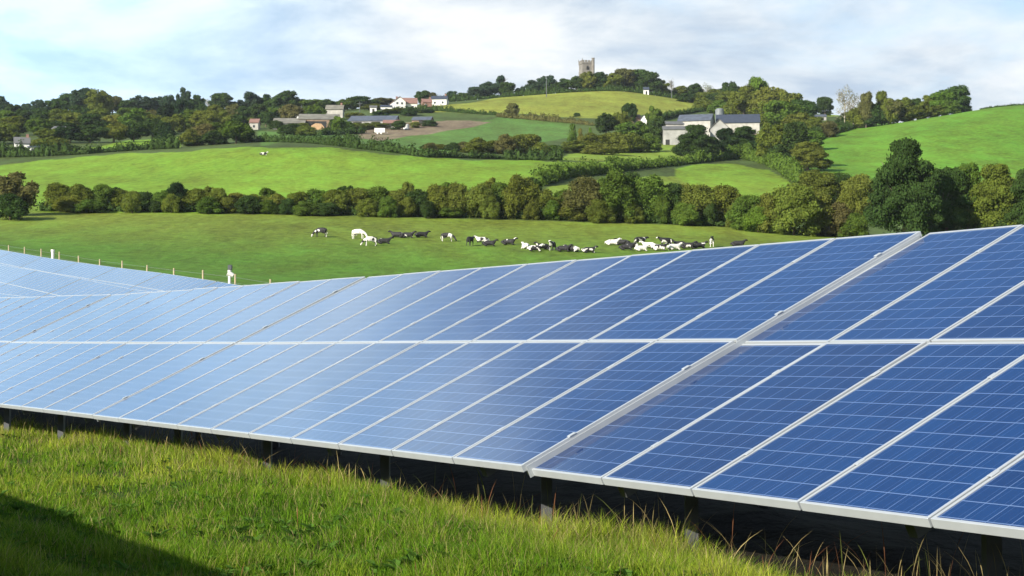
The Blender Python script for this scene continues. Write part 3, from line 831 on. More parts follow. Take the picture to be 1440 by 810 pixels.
hedge([(1040,222),(1080,232),(1104,243),(1124,258)], 4.5, 4.6, MG, 'hedge round the top right of the small bright field')
hedge([(855,227),(900,229),(940,230)], 1.6, 2.0, MG, 'low hedge at the right end of the bright field')
hedge([(1380,-775),(1440,-775),(1560,-775),(1700,-775)], 1.6, 2.2, DG, 'low dark hedge on the bare crest at the right edge')
hedge([(1115,212),(1150,196),(1190,184),(1215,176)], 4.0, 4.5, DG, 'hedge up the left side of the right hand hill')
hedge([(60,-336),(200,-336),(330,-336),(460,-336),(600,-336),(740,-336),(880,-335),(1020,-334),(1180,-326)], 2.6, 3.2, DG, 'low dark undergrowth at the foot of the long hedgerow', .34, 9, 'undergrowth')
hedge([(610,-1058),(680,-1058),(760,-1056),(860,-1056),(940,-1060),(1010,-1060)], 4.6, 3.5, DG, 'hedge along the top edge of the church field')

# ---------------------------------------------------------------- buildings
def house(name, label, cat, u, v, wpx, h, roof_h, wall, roof, rot=0.0, depth=7.0, wins=(), doors=(), chimney=False, gable_front=False, Y=None, over=.35, lean=False, group=None):
    """front face towards the viewer, width in photo pixels; wins/doors: (x fraction, z, w, h)"""
    x, y, z = at(u, Y) if Y else locate(u, v)
    w = wpx * y / F
    root = empty(name, (x, y, z), rot); tag(root, label, cat, group)
    a, d = w / 2, depth
    b = MB()
    if gable_front:
        b.poly([(-a,0,-2),(a,0,-2),(a,0,h),(0,0,h+roof_h-.06),(-a,0,h),(-a,d,-2),(a,d,-2),(a,d,h),(0,d,h+roof_h-.06),(-a,d,h)],
               [(0,1,2,3,4),(9,8,7,6,5),(1,6,7,2),(0,4,9,5),(2,7,8,3),(3,8,9,4)])
    elif lean:
        b.poly([(-a,0,-2),(a,0,-2),(a,0,h),(-a,0,h),(-a,d,-2),(a,d,-2),(a,d,h+roof_h-.06),(-a,d,h+roof_h-.06)],
               [(0,1,2,3),(5,4,7,6),(1,5,6,2),(4,0,3,7),(3,2,6,7)])
    else:
        b.poly([(-a,0,-2),(a,0,-2),(a,0,h),(-a,0,h),(-a,d,-2),(a,d,-2),(a,d,h),(-a,d,h),(-a,d/2,h+roof_h-.06),(a,d/2,h+roof_h-.06)],
               [(0,1,2,3),(5,4,7,6),(1,5,6,9,2),(4,0,3,8,7),(3,2,9,8),(8,9,6,7)])
    b.build('wall', M[wall], root)
    b = MB(); t = .16; o = over
    def slab(p0, p1, p2, p3):
        n = (Vector(p1) - Vector(p0)).cross(Vector(p3) - Vector(p0)).normalized()
        if n.z < 0: n = -n
        q = [Vector(p) + n * .03 for p in (p0, p1, p2, p3)]; q2 = [p + n * t for p in q]
        b.poly([*q, *q2], [(3,2,1,0),(4,5,6,7),(0,1,5,4),(1,2,6,5),(2,3,7,6),(3,0,4,7)])
    if gable_front:
        k = roof_h / a
        slab((-a-o,-o,h-k*o),(0,-o,h+roof_h),(0,d+o,h+roof_h),(-a-o,d+o,h-k*o)); slab((a+o,-o,h-k*o),(0,-o,h+roof_h),(0,d+o,h+roof_h),(a+o,d+o,h-k*o))
    elif lean:
        k = roof_h / d
        slab((-a-o,-o,h-k*o),(a+o,-o,h-k*o),(a+o,d+o,h+roof_h+k*o),(-a-o,d+o,h+roof_h+k*o))
    else:
        k = roof_h / (d / 2)
        slab((-a-o,-o,h-k*o),(a+o,-o,h-k*o),(a+o,d/2,h+roof_h),(-a-o,d/2,h+roof_h)); slab((-a-o,d+o,h-k*o),(a+o,d+o,h-k*o),(a+o,d/2,h+roof_h),(-a-o,d/2,h+roof_h))
    rf = b.build('roof', M[roof], root)
    for (fx, fz, fw, fh) in wins:
        X = -a + fx * w
        b = MB(); b.box(X - fw/2 - .06, X + fw/2 + .06, -.05, .02, fz - .06, fz + fh + .06); fo = b.build('window', M['white'], root)
        b = MB(); b.box(X - fw/2, X + fw/2, -.07, -.052, fz, fz + fh); b.build('pane', M['glass'], fo)
    for (fx, fz, fw, fh) in doors:
        X = -a + fx * w
        b = MB(); b.box(X - fw/2, X + fw/2, -.06, .02, fz, fz + fh); b.build('doorway', M['dark'], root)
    if chimney:
        b = MB(); cx = a * .75; yy = d / 2 if not gable_front else d * .7; xx = cx if not gable_front else 0
        b.box(xx - .45, xx + .45, yy - .35, yy + .35, h + roof_h - .8, h + roof_h + 1.2); b.build('chimney', M['redtile'], rf)
    return root
W2 = lambda *f: [(x, 1.0, 1.1, 1.2) for x in f] + [(x, 3.5, 1.1, 1.1) for x in f]
# white house on the skyline and its neighbours
house('white_house', 'large white gabled house with red tiled roof on the skyline', 'house', 562, 153, 17, 5.0, 2.6, 'white', 'redtile', .25, 12, W2(.3, .7), gable_front=True, chimney=True, Y=930)
house('white_house', 'white wing with long sloping red roof attached right of the large white house', 'house', 576, 152, 21, 3.6, 3.4, 'white', 'redtile', .1, 9, [(.3,1,1.2,1.2),(.7,1,1.2,1.2)], Y=934)
house('outbuilding', 'low white outbuilding left of the large white house', 'outbuilding', 543, 153, 16, 2.6, 1.2, 'white', 'slate', .05, 6, [(.5,.9,1,1)], Y=925)
house('outbuilding', 'small white shed at the left end of the white buildings', 'outbuilding', 525, 153, 9, 2.8, 1.2, 'white', 'greyroof', .1, 5, doors=[(.5,0,1.2,2)], Y=920)
house('brick_house', 'small reddish house between the white house and the church field', 'house', 601, 152, 13, 3.2, 2.2, 'redtile', 'redtile', .2, 7, [(.3,1,1,1.1)], Y=950, chimney=True)
house('white_house', 'small white house with blue slate roof right of the reddish house', 'house', 617, 148, 22, 3.6, 2.2, 'white', 'slate', -.1, 8, W2(.25, .75)[:2], Y=985, chimney=True)
# houses in the left hand wood
house('cottage', 'white gabled cottage peeping out of the left hand wood', 'cottage', 160, 151, 12, 2.8, 2.4, 'white', 'slate', .1, 8, [(.5,1,1,1.1)], gable_front=True, Y=800)
house('cottage', 'grey roofed cottage next to the white gable in the wood', 'cottage', 147, 150, 12, 3.2, 2.0, 'brownwall', 'greyroof', 0, 7, [(.5,1,1,1.1)], Y=806)
house('cottage', 'white walled cottage at the left foot of the wood', 'cottage', 31, 203, 20, 3.4, 2.2, 'white', 'greyroof', .3, 6, [(.3,1,.9,1),(.7,1,.9,1)], Y=588, chimney=True)
house('outbuilding', 'low white lean-to right of the white walled cottage', 'outbuilding', 46, 203, 14, 1.9, .9, 'white', 'slate', .1, 5, [(.5,.8,1,.8)], Y=586, lean=True)
house('long_barn', 'long pale roofed shed half hidden in the left hand wood', 'barn', 88, 172, 30, 3, 1.6, 'palegrey', 'greyroof', 0, 9, doors=[(.5,0,3,2.4)], Y=722)
house('cottage', 'small pale house at the very left edge of the skyline', 'house', 4, 152, 12, 3.5, 2, 'cream', 'brownwall', 0, 7, [(.5,1,1,1.1)], Y=880)
house('cottage', 'small pale house left of the village barns', 'house', 357, 170, 12, 3.2, 2, 'cream', 'redtile', 0, 7, [(.5,1,1,1.1)], Y=770)
# village barns
house('village_barn', 'white ended barn at the left of the village barns', 'barn', 388, 166, 10, 4.5, 2.2, 'white', 'greyroof', .3, 14, gable_front=True, Y=850)
house('village_barn', 'long low white roofed shed behind the village barns', 'barn', 415, 163, 34, 2.6, 1.2, 'white', 'white', 0, 8, doors=[(.3,0,2,2)], Y=872)
house('village_barn', 'low open shed with pale wall at the left of the dark barns', 'barn', 406, 181, 44, 2.8, 3.0, 'palegrey', 'mossroof', .05, 16, doors=[(.3,0,2,2.2)], Y=770)
house('village_barn', 'big open fronted barn with dark sheeted roof and straw inside', 'barn', 448, 180, 56, 4.2, 3.8, 'brownwall', 'mossroof', .08, 24, doors=[(.22,0,6,3.4),(.52,0,6.2,3.4)], Y=776)
house('village_barn', 'tall house end with brown roof behind the dark barn', 'barn', 470, 160, 24, 5.5, 2.5, 'cream', 'mossroof', 0, 8, Y=860, chimney=True)
house('village_barn', 'wide barn with curved blue grey roof right of the dark barn', 'barn', 522, 172, 66, 2.6, 3.8, 'palegrey', 'blueroof', -.06, 24, doors=[(.2,0,4,2.2),(.6,0,4,2.2)], Y=800)
house('village_barn', 'small grey blue roofed shed at the right end of the village barns', 'barn', 592, 173, 26, 2.0, 2.2, 'brownwall', 'blueroof', -.1, 12, doors=[(.5,0,2,1.8)], Y=815)
house('outbuilding', 'little brick lean-to in front of the blue grey barn', 'outbuilding', 550, 174, 22, 2.2, 1.6, 'cream', 'redtile', 0, 6, doors=[(.4,0,1.6,1.8)], Y=790)
def put(name, label, cat, u, Y, mat, builder, dz=0, group=None):
    x, y, z = at(u, Y); b = MB(); builder(b); o = b.build(name, M[mat]); o.location = (x, y, z + dz); return tag(o, label, cat, group)
put('straw_stack', 'orange brown stack of straw under the dark barn roof', 'straw stack', 446, 768, 'clay',
    lambda b: b.poly([(-3.4,-1,-.5),(3.4,-1,-.5),(3.4,2,-.5),(-3.4,2,-.5),(-2.6,-.8,1.6),(-.6,-.7,2.7),(1.9,-.7,2.5),(3.0,-.8,1.2),(-2.6,1.8,1.6),(-.6,1.8,2.7),(1.9,1.8,2.5),(3.0,1.8,1.2)],
                     [(0,1,7,6,5,4),(3,8,9,10,11,2),(4,5,9,8),(5,6,10,9),(6,7,11,10),(0,4,8,3),(1,2,11,7)]))
def tank(b):
    b.tube([(0,0,-.5),(0,0,1.8)], 1.3, 16); b.tube([(0,0,1.8),(0,0,2.1),(0,0,2.3)], [1.3,.9,.3], 16)
put('water_tank', 'round white tank beside the lean-to in the village', 'tank', 571, 782, 'tank', tank)
put('trailer', 'white box trailer parked at the top of the brown field', 'trailer', 534, 735, 'tank',
    lambda b: (b.box(-2.2,2.2,-.9,.9,.7,2.6), b.tube([(-.9,-1,.4),(-.9,1,.4)], .4, 10), b.tube([(.6,-1,.4),(.6,1,.4)], .4, 10), b.box(2.2,3.4,-.05,.05,.6,.7)))
# right hand farm
GF = 'farm buildings on the right'
house('farm_barn', 'long pale walled barn at the front of the farm', 'barn', 962, 199, 58, 6.2, 1.8, 'palegrey', 'greyroof', -.05, 10, doors=[(.1,0,1.6,2.2)], Y=690, group=GF)
house('farm_barn', 'pale barn behind the left end of the long front barn', 'barn', 944, 185, 36, 7.0, 1.8, 'cream', 'greyroof', .1, 12, doors=[(.3,0,3,3)], Y=715, group=GF)
house('farm_barn', 'cream gabled barn with blue grey roof in the middle of the farm', 'barn', 976, 178, 46, 7.6, 3.4, 'cream', 'blueroof', -.25, 14, doors=[(.45,3,4,1.6)], Y=735, group=GF)
house('farm_barn', 'pale gable end barn between the dark trees of the farm', 'barn', 1012, 196, 26, 6.6, 3.4, 'palegrey', 'greyroof', -.1, 12, doors=[(.7,2.6,3,1.8)], gable_front=True, Y=696, group=GF)
house('farm_barn', 'large barn with dark blue roof at the right of the farm', 'barn', 1038, 180, 60, 7.0, 4.4, 'cream', 'slate', -.12, 16, doors=[(.75,1,6,3)], Y=738, group=GF)
house('outbuilding', 'low white shed at the right end of the farm', 'outbuilding', 1062, 186, 24, 2.8, .8, 'white', 'brownwall', 0, 6, doors=[(.3,0,1.4,2)], Y=716, group=GF)
def silo(b):
    b.tube([(0,0,-1),(0,0,11.0)], 1.9, 18); b.tube([(0,0,11.0),(0,0,11.5),(0,0,11.7)], [1.9,1.4,.3], 18)
put('silo', 'grey round silo rising behind the farm roofs', 'silo', 1012, 770, 'siloskin', silo)
house('farmhouse', 'small brown and white house in the trees under the church field', 'house', 893, 160, 18, 3.4, 2.0, 'brownwall', 'redtile', .2, 7, [(.5,1,1,1)], Y=830)
house('farmhouse', 'bright white gable right of the small brown house', 'house', 906, 160, 10, 3.6, 2.0, 'white', 'slate', -.2, 7, [(.5,1,.9,1)], gable_front=True, Y=822)
house('hut', 'small white hut at the right foot of the church copse', 'hut', 909, 127, 7, 3.0, 1.6, 'white', 'slate', 0, 4, doors=[(.5,0,1,2)], Y=1048)
house('glasshouse', 'small pale glasshouse in the gap right of the farm trees', 'glasshouse', 1152, 158, 20, 2.0, 1.2, 'palegrey', 'blueroof', 0, 5, [(.3,.6,2,1),(.7,.6,2,1)], Y=900)
# church tower
def church():
    x, y, z = at(824, 1090); w = 7.1; h = EYE + slope_of(88.5) * y - z
    r = empty('church_tower', (x, y, z), .28); tag(r, 'square grey stone church tower with battlements on the hilltop', 'church tower')
    a = w / 2
    b = MB()
    lv = [(-2, a+.5), (h*.35, a+.35), (h*.35+.3, a+.1), (h*.7, a+.05), (h*.7+.3, a-.12), (h-1.2, a-.15), (h-1.0, a+.12), (h-.2, a+.12)]
    vs = []; fs = []
    for (zz, q) in lv: vs += [(-q,-q,zz),(q,-q,zz),(q,q,zz),(-q,q,zz)]
    for i in range(len(lv)-1):
        for k in range(4): fs.append((i*4+k, i*4+(k+1)%4, (i+1)*4+(k+1)%4, (i+1)*4+k))
    fs.append(tuple((len(lv)-1)*4+k for k in range(4)))
    b.poly(vs, fs); b.build('wall', M['stone'], r)
    q = a + .12
    def merlon(*d):
        b = MB(); b.box(*d); b.build('merlon', M['stone'], r)
    for k in range(4):
        t = -q + (2*q - 1.5) * k / 3
        for (y0, y1) in ((-q, -q+.5), (q-.5, q)): merlon(t, t+1.5, y0, y1, h-.198, h+1.25)
        if 0 < k < 3:
            for (x0, x1) in ((-q, -q+.5), (q-.5, q)): merlon(x0, x1, t, t+1.5, h-.198, h+1.25)
    b = MB(); b.tube([(a, -a, -2), (a, -a, h+2.4)], .95, 8); b.tube([(a, -a, h+2.4), (a, -a, h+2.7), (a, -a, h+2.9)], [1.1, 1.1, .2], 8); b.build('stair_turret', M['stone'], r)
    for (cx, cy) in ((-a, -a), (-a, a), (a, a)):
        b = MB(); b.tube([(cx, cy, h+1.0), (cx, cy, h+2.4)], [.32, .12], 6); b.build('pinnacle', M['stone'], r)
    for zz, sz in ((h*.74, 2.6), (h*.45, 1.8)):
        b = MB(); q = a + .12
        b.poly([(-.8,-q-.02,zz),(.8,-q-.02,zz),(.8,-q-.02,zz+sz*.7),(0,-q-.02,zz+sz),(-.8,-q-.02,zz+sz*.7),
                (-.8,-q+.3,zz),(.8,-q+.3,zz),(.8,-q+.3,zz+sz*.7),(0,-q+.3,zz+sz),(-.8,-q+.3,zz+sz*.7)],
               [(0,1,2,3,4),(9,8,7,6,5),(0,5,6,1),(1,6,7,2),(2,7,8,3),(3,8,9,4),(4,9,5,0)])
        b.build('belfry_window', M['dark'], r)
church()
# poles
def pole(u, Y, vt, label, mat='white', r=.22, arm=True):
    x, y, z = at(u, Y); h = EYE + slope_of(vt) * y - z
    o = empty('utility_pole', (x, y, z)); tag(o, label, 'pole')
    b = MB(); b.tube([(0,0,-1),(0,0,h)], [r, r*.7], 8); b.build('pole', M[mat], o)
    if arm: b = MB(); b.box(-1.2, 1.2, -.12, .12, h-1.1, h-.85); b.build('crossarm', M[mat], o)
pole(768.5, 1010, 111, 'pale pole standing in the left part of the church field', 'galv', .26, False)
pole(944.5, 1050, 113, 'pole on the skyline right of the church copse', 'galv', .24)
pole(506, 845, 143, 'pole rising behind the blue grey village barn', 'galv', .2)
pole(424, 880, 148, 'thin pole above the long white roofed shed', 'galv', .18)

# ---------------------------------------------------------------- cattle
def skin_mesh(name, joints, edges, mat, sub=2):
    """joints: (x,y,z,r[,r2]); grown into one continuous body"""
    me = bpy.data.meshes.new(name); me.from_pydata([j[:3] for j in joints], edges, [])
    o = bpy.data.objects.new(name, me); COL.objects.link(o)
    md = o.modifiers.new('skin', 'SKIN')
    for i, j in enumerate(joints):
        sv = me.skin_vertices[0].data[i]; sv.radius = (j[3], j[4] if len(j) > 4 else j[3]); sv.use_root = (i == 0)
    sb = o.modifiers.new('sub', 'SUBSURF'); sb.levels = sub; sb.render_levels = sub
    dg = bpy.context.evaluated_depsgraph_get(); dg.update()
    m2 = bpy.data.meshes.new_from_object(o.evaluated_get(dg))
    bpy.data.objects.remove(o); bpy.data.meshes.remove(me)
    m2.name = name; m2.materials.clear(); m2.materials.append(mat)
    for p in m2.polygons: p.use_smooth = True
    return m2
def cow_body(pose):
    J = []; E = []
    def add(j, par=None):
        J.append(j); 
        if par is not None: E.append((par, len(J) - 1))
        return len(J) - 1
    lie = pose == 'lying'
    zb = .52 if lie else 1.08
    a = add((0, 0, zb, .36, .40)); b = add((.45, 0, zb + .02, .34, .38), a); c = add((.78, 0, zb + .04, .27, .33), b)
    d = add((-.45, 0, zb + .02, .33, .38), a); e = add((-.80, 0, zb + .08, .25, .30), d)
    if pose == 'grazing': nk = [(1.08, 0, .86, .17, .19), (1.34, 0, .50, .13, .14), (1.46, .0, .30, .13, .13), (1.56, 0, .08, .08, .09)]
    elif pose == 'lying': nk = [(1.02, 0, .80, .17, .20), (1.18, 0, 1.0, .13, .15), (1.36, 0, 1.04, .13, .13), (1.62, 0, .92, .08, .09)]
    else: nk = [(1.08, 0, 1.30, .17, .20), (1.26, 0, 1.46, .13, .15), (1.44, 0, 1.48, .13, .13), (1.70, 0, 1.34, .08, .09)]
    k = c
    for q in nk[:2]: k = add(q, k)
    hd = add(nk[2], k); add(nk[3], hd)
    for s in (-1, 1):                                                # ears
        add((nk[2][0] - .04, s * .24, nk[2][2] + .04, .04), hd)
    if not lie:
        for s in (-1, 1):
            f = add((.66, s * .20, zb - .24, .12), c); f = add((.68, s * .20, .50, .065), f); f = add((.66, s * .20, .10, .048), f); add((.70, s * .20, .02, .06), f)
            r = add((-.78, s * .21, zb - .22, .17), e); r = add((-.70, s * .21, .66, .10), r); r = add((-.88, s * .21, .46, .06), r); r = add((-.84, s * .21, .10, .048), r); add((-.79, s * .21, .02, .06), r)
        t = add((-1.02, 0, zb + .16, .05), e); t = add((-1.10, 0, .80, .03), t); add((-1.09, 0, .48, .05), t)
        add((-.50, 0, zb - .50, .13, .16), d)                          # udder
    else:
        for s in (-1, 1):
            f = add((.72, s * .26, .22, .11), c); f = add((.98, s * .30, .12, .07), f); add((.72, s * .36, .07, .055), f)
            r = add((-.62, s * .34, .26, .17), e); r = add((-.22, s * .44, .16, .09), r); add((-.56, s * .50, .08, .06), r)
        t = add((-1.02, 0, zb + .05, .05), e); add((-1.06, .1, .25, .03), t)
    return skin_mesh('cow', J, E, M['cow'])
COW = {p: cow_body(p) for p in ('standing', 'grazing', 'lying')}
# u, v of the feet, pose, heading (degrees, 0 = facing right in the photo), whiteness, label
COWS = [
 (451,334.5,'grazing',160,.50,'black and white cow grazing, farthest left of the herd'),
 (504,337,'grazing',-20,.85,'almost all white cow grazing right of the leftmost cow'),
 (521,346,'grazing',200,.58,'white bodied cow grazing with dark head, in front of a lying black cow'),
 (539,344,'lying',10,.32,'black cow lying directly right of the grazing white bodied cow'),
 (560,334.5,'lying',170,.38,'mostly black cow lying, left one of a pair behind the grazing cows'),
 (572,335.5,'lying',0,.46,'black and white cow lying, right one of a pair behind the grazing cows'),
 (592,334.5,'lying',20,.26,'lone black cow lying between the pair and the next grazing cow'),
 (629,340.5,'grazing',-10,.52,'black and white cow standing grazing in the gap left of the herd centre'),
 (661,347,'standing',70,.42,'black backed cow standing end on in the herd centre'),
 (679,341.5,'lying',180,.62,'mostly white cow lying behind the black cow in the herd centre'),
 (687,346.5,'lying',0,.30,'black cow lying in front of the mostly white cow'),
 (714,345,'lying',-10,.48,'black and white cow lying alone right of the herd centre'),
 (739,350.5,'lying',110,.62,'pale cow sitting upright with raised head'),
 (751,354.5,'lying',0,.55,'white patched cow lying in front of the pale upright cow'),
 (765,352,'lying',200,.47,'dark shouldered cow lying left of the standing striped cow'),
 (777,353,'standing',250,.52,'black and white cow standing facing the camera among lying cows'),
 (791,354.5,'lying',-5,.33,'black cow lying right of the standing cow'),
 (806,355,'lying',150,.52,'cow with white face lying right of the black lying cow'),
 (827,356,'lying',10,.46,'small dark patched cow lying alone between two groups'),
 (860,345,'lying',-5,.72,'white cow lying at the left end of the right hand group'),
 (877,345.5,'lying',170,.30,'black cow lying next to the white one in the right hand group'),
 (880,352.5,'lying',0,.40,'dark cow with pale belly lying lowest left of the right hand group'),
 (890,349.5,'lying',190,.46,'patched cow lying third from left in the right hand group'),
 (900,347,'standing',30,.45,'dark cow standing at the back of the right hand group'),
 (901,353.5,'lying',15,.78,'white cow lying in front of the dark standing cow'),
 (914,349.5,'lying',170,.72,'white backed cow lying in the middle of the right hand group'),
 (926,352.5,'lying',0,.55,'patched cow lying close to the top edge of the panels'),
 (937,348.5,'standing',200,.50,'black and white cow standing in the thick of the right hand group'),
 (947,352,'lying',20,.75,'white cow lying lowest right of the right hand group'),
 (957,347.5,'lying',180,.33,'black cow lying behind the lowest right white cow'),
 (966,350.5,'lying',0,.46,'dark patched cow lying at the right end of the tight group'),
 (982,349.5,'lying',10,.36,'dark cow lying just right of the tight group'),
 (1001,348,'standing',265,.50,'black faced cow standing alone facing the camera on the right'),
 (1037,347,'lying',0,.28,'rightmost black cow, lying half hidden behind the panel edge'),
 (370,219.5,'lying',10,.55,'lone black and white cow lying high in the bright far field'),
]
for (u, v, pose, hd, wh, lab) in COWS:
    x, y, z = locate(u, v, 150, 1100)
    o = link_mesh('cow', COW[pose]); o.location = (x, y, z - .02); o.rotation_euler = (0, 0, R(hd))
    k = rnd.uniform(.98, 1.12); o.scale = (k * .98, k * 1.02, k * 1.0); o.color = (wh - .075, wh, wh, 1)
    tag(o, lab, 'cow', 'herd of cows in the green field')

# ---------------------------------------------------------------- foreground grass
def vnoise(X, Y, sc, seed):
    """smooth value noise"""
    rg = np.random.default_rng(seed); T = rg.random((64, 64))
    a = X * sc + 1000; b = Y * sc + 1000; i = np.floor(a).astype(int); j = np.floor(b).astype(int); fa = a - i; fb = b - j
    fa = fa*fa*(3-2*fa); fb = fb*fb*(3-2*fb)
    g = lambda p, q: T[p % 64, q % 64]
    return g(i,j)*(1-fa)*(1-fb) + g(i+1,j)*fa*(1-fb) + g(i,j+1)*(1-fa)*fb + g(i+1,j+1)*fa*fb
CA, SA = math.cos(R(28.2)), math.sin(R(28.2))
def edge_p(s): return 5.75 + 0.012 * np.maximum(s - 12, 0)
def blades(name, X, Y, H, W, lean, col, mat, seed, segs=3, curl=1.0, head=None):
    n = len(X); rg = np.random.default_rng(seed)
    Z = ground(X, Y) - .01
    t = rg.uniform(0, 2*math.pi, n); dx, dy = np.cos(t), np.sin(t)
    fx = rg.uniform(0, 2*math.pi, n); wx, wy = np.cos(fx) * W / 2, np.sin(fx) * W / 2
    V = np.zeros((n, (segs) * 2 + 1, 3))
    for k in range(segs + 1):
        f = k / segs; off = lean * H * f ** (1 + curl); zz = H * f * (1 - .25 * lean * f)
        cx, cy, cz = X + dx * off, Y + dy * off, Z + zz
        w = (1 - f) ** .6 if head is None else (.5 if f < .6 else head * (1 - (f - .6) / .4 * .8))
        if k < segs:
            V[:, 2*k] = np.stack([cx - wx*w, cy - wy*w, cz], -1); V[:, 2*k+1] = np.stack([cx + wx*w, cy + wy*w, cz], -1)
        else: V[:, 2*k] = np.stack([cx, cy, cz], -1)
    m = segs * 2 + 1
    base = (np.arange(n) * m)[:, None]
    quads = np.concatenate([base + np.array([[2*k, 2*k+1, 2*k+3, 2*k+2]]) for k in range(segs - 1)], 0) if segs > 1 else np.zeros((0, 4), int)
    tris = base + np.array([[2*segs-2, 2*segs-1, 2*segs]])
    me = bpy.data.meshes.new(name); Vf = V.reshape(-1, 3).astype(np.float32)
    me.vertices.add(len(Vf)); me.vertices.foreach_set('co', Vf.ravel())
    loops = np.concatenate([quads.ravel(), tris.ravel()]).astype(np.int32)
    me.loops.add(len(loops)); me.loops.foreach_set('vertex_index', loops)
    nq, ntr = len(quads), len(tris)
    me.polygons.add(nq + ntr)
    me.polygons.foreach_set('loop_start', np.concatenate([np.arange(nq) * 4, nq*4 + np.arange(ntr) * 3]).astype(np.int32))
    me.polygons.foreach_set('loop_total', np.concatenate([np.full(nq, 4), np.full(ntr, 3)]).astype(np.int32))
    me.update(calc_edges=True)
    ca = me.color_attributes.new('tint', 'FLOAT_COLOR', 'POINT')
    cc = np.ones((n, m, 4), np.float32); cc[:, :, :3] = col[:, None, :]
    ca.data.foreach_set('color', cc.ravel())
    me.materials.append(mat)
    return link_mesh(name, me)
def scatter(n, y0, y1, u0, u1, pw, seed, pmax=0.35):
    rg = np.random.default_rng(seed)
    q = rg.random(n); e = 1 - pw
    Y = (y0**e + q * (y1**e - y0**e)) ** (1/e)
    U = rg.uniform(u0, u1, n); X = (U - 720) / F * Y
    p = CA * X + SA * Y; s = -SA * X + CA * Y
    keep = p < edge_p(s) + pmax
    return X[keep], Y[keep], p[keep], s[keep], rg
X, Y, p, s, rg = scatter(620000, 7.5, 62, -260, 1560, 1.25, 5)
n = len(X)
n1 = vnoise(X, Y, 1.1, 1); n2 = vnoise(X, Y, 3.3, 2); n3 = vnoise(X, Y, .45, 3)
edge = np.clip(1 - (edge_p(s) - p) / 1.0, 0, 1)
n4 = vnoise(X, Y, .9, 14); n5 = vnoise(X, Y, 7.0, 19)
keep = rg.random(n) < np.clip(.55 + .9 * n1 * n2 + .3, 0, 1)
far = np.clip((Y - 9) / 30, 0, 1)
H = (.018 + .12 * n1 * n2 + .10 * n5 * n5 + .03 * n3 + (.045 + .02 * far) * edge) * rg.uniform(.6, 1.35, n) + .02
W = (.0036 + .008 * far) * rg.uniform(.7, 1.4, n)
tone = rg.random(n) * .40 + .35 * n2 + .30 * n5 + .45 * n4 - .16 + .18 * edge
c0 = np.array([.022, .075, .008]); c1 = np.array([.105, .205, .013]); c2 = np.array([.34, .37, .042]); c3 = np.array([.34, .29, .12])
t = np.clip(tone / 1.15, 0, 1)[:, None]
col = np.where(t < .5, c0 + (c1 - c0) * t * 2, c1 + (c2 - c1) * (t - .5) * 2)
dry = rg.random(n) < (.12 + .10 * edge + .06 * (n3 > .6))
col = col * (.5 + 1.0 * rg.random((n, 1)) ** 1.2)
col = np.where(dry[:, None], c3 * rg.uniform(.5, 1.1, (n, 1)), col)
k = keep
g = blades('grass', X[k], Y[k], H[k], W[k], rg.uniform(.1, .8, k.sum()), col[k], M['grass'], 8, 3)
tag(g, 'rough green grass in front of the nearest solar row', 'grass', kind='stuff')
# taller seeding stems, denser along the foot of the tables
X, Y, p, s, rg = scatter(70000, 8, 60, -200, 1560, .9, 15, .55)
n = len(X); edge = np.clip(1 - (edge_p(s) - p) / .9, 0, 1)
nn = vnoise(X, Y, .8, 9)
k = rg.random(n) < (.04 + .42 * edge ** 2 * (.1 + 1.5 * nn ** 3)) * np.clip((Y - 5) / 9, .3, 1); X, Y, p, s, edge = X[k], Y[k], p[k], s[k], edge[k]; n = len(X)
H = (.13 + .34 * edge * rg.random(n) + .06 * rg.random(n)) * rg.uniform(.6, 1.15, n)
far = np.clip((Y - 9) / 30, 0, 1)
straw = np.array([.36, .29, .13]); red = np.array([.22, .10, .05]); grn = np.array([.17, .20, .05])
q = rg.random(n)[:, None]
col = np.where(q < .55, straw, np.where(q < .75, red, grn)) * rg.uniform(.5, 1.1, (n, 1))
g = blades('dry_grass', X, Y, H, (.0042 + .006 * far) * rg.uniform(.6, 1.3, n), rg.uniform(.1, 1.0, n) ** 1.5 * .9, col, M['grass'], 18, 6, 1.4, head=1.3)
tag(g, 'straw coloured seeding grass stems along the foot of the nearest solar row', 'grass', kind='stuff')
# broad leafed weeds in the turf
def weeds(name, cnt, seed, label):
    rg = np.random.default_rng(seed); V = []; Fc = []; C = []
    X, Y, p, s, _ = scatter(cnt, 8.5, 30, -50, 1400, 1.6, seed, -.3)
    for x, y in zip(X, Y):
        z = gz(x, y); m = rg.integers(4, 8); r0 = rg.uniform(.04, .085); tone = rg.uniform(.7, 1.2)
        for q in range(m):
            t = rg.uniform(0, 6.28); l = r0 * rg.uniform(.7, 1.2); w = l * .32; up = rg.uniform(.25, .9)
            d = np.array([math.cos(t), math.sin(t), 0]); e = np.array([-d[1], d[0], 0]); b = np.array([x, y, z + .02])
            i = len(V)
            V += [b, b + d*l*.5 + e*w + [0,0,l*up*.7], b + d*l + [0,0,l*up*.8], b + d*l*.5 - e*w + [0,0,l*up*.7]]
            Fc.append((i, i+1, i+2, i+3)); C += [np.array([.075, .15, .025]) * tone] * 4
    me = mesh_np(name, np.array(V), np.array(Fc), M['grass'])
    ca = me.color_attributes.new('tint', 'FLOAT_COLOR', 'POINT'); cc = np.ones((len(V), 4), np.float32); cc[:, :3] = np.array(C)
    ca.data.foreach_set('color', cc.ravel())
    return tag(link_mesh(name, me), label, 'weeds', kind='stuff')
weeds('weeds', 2600, 77, 'broad leafed green weeds scattered through the rough grass')
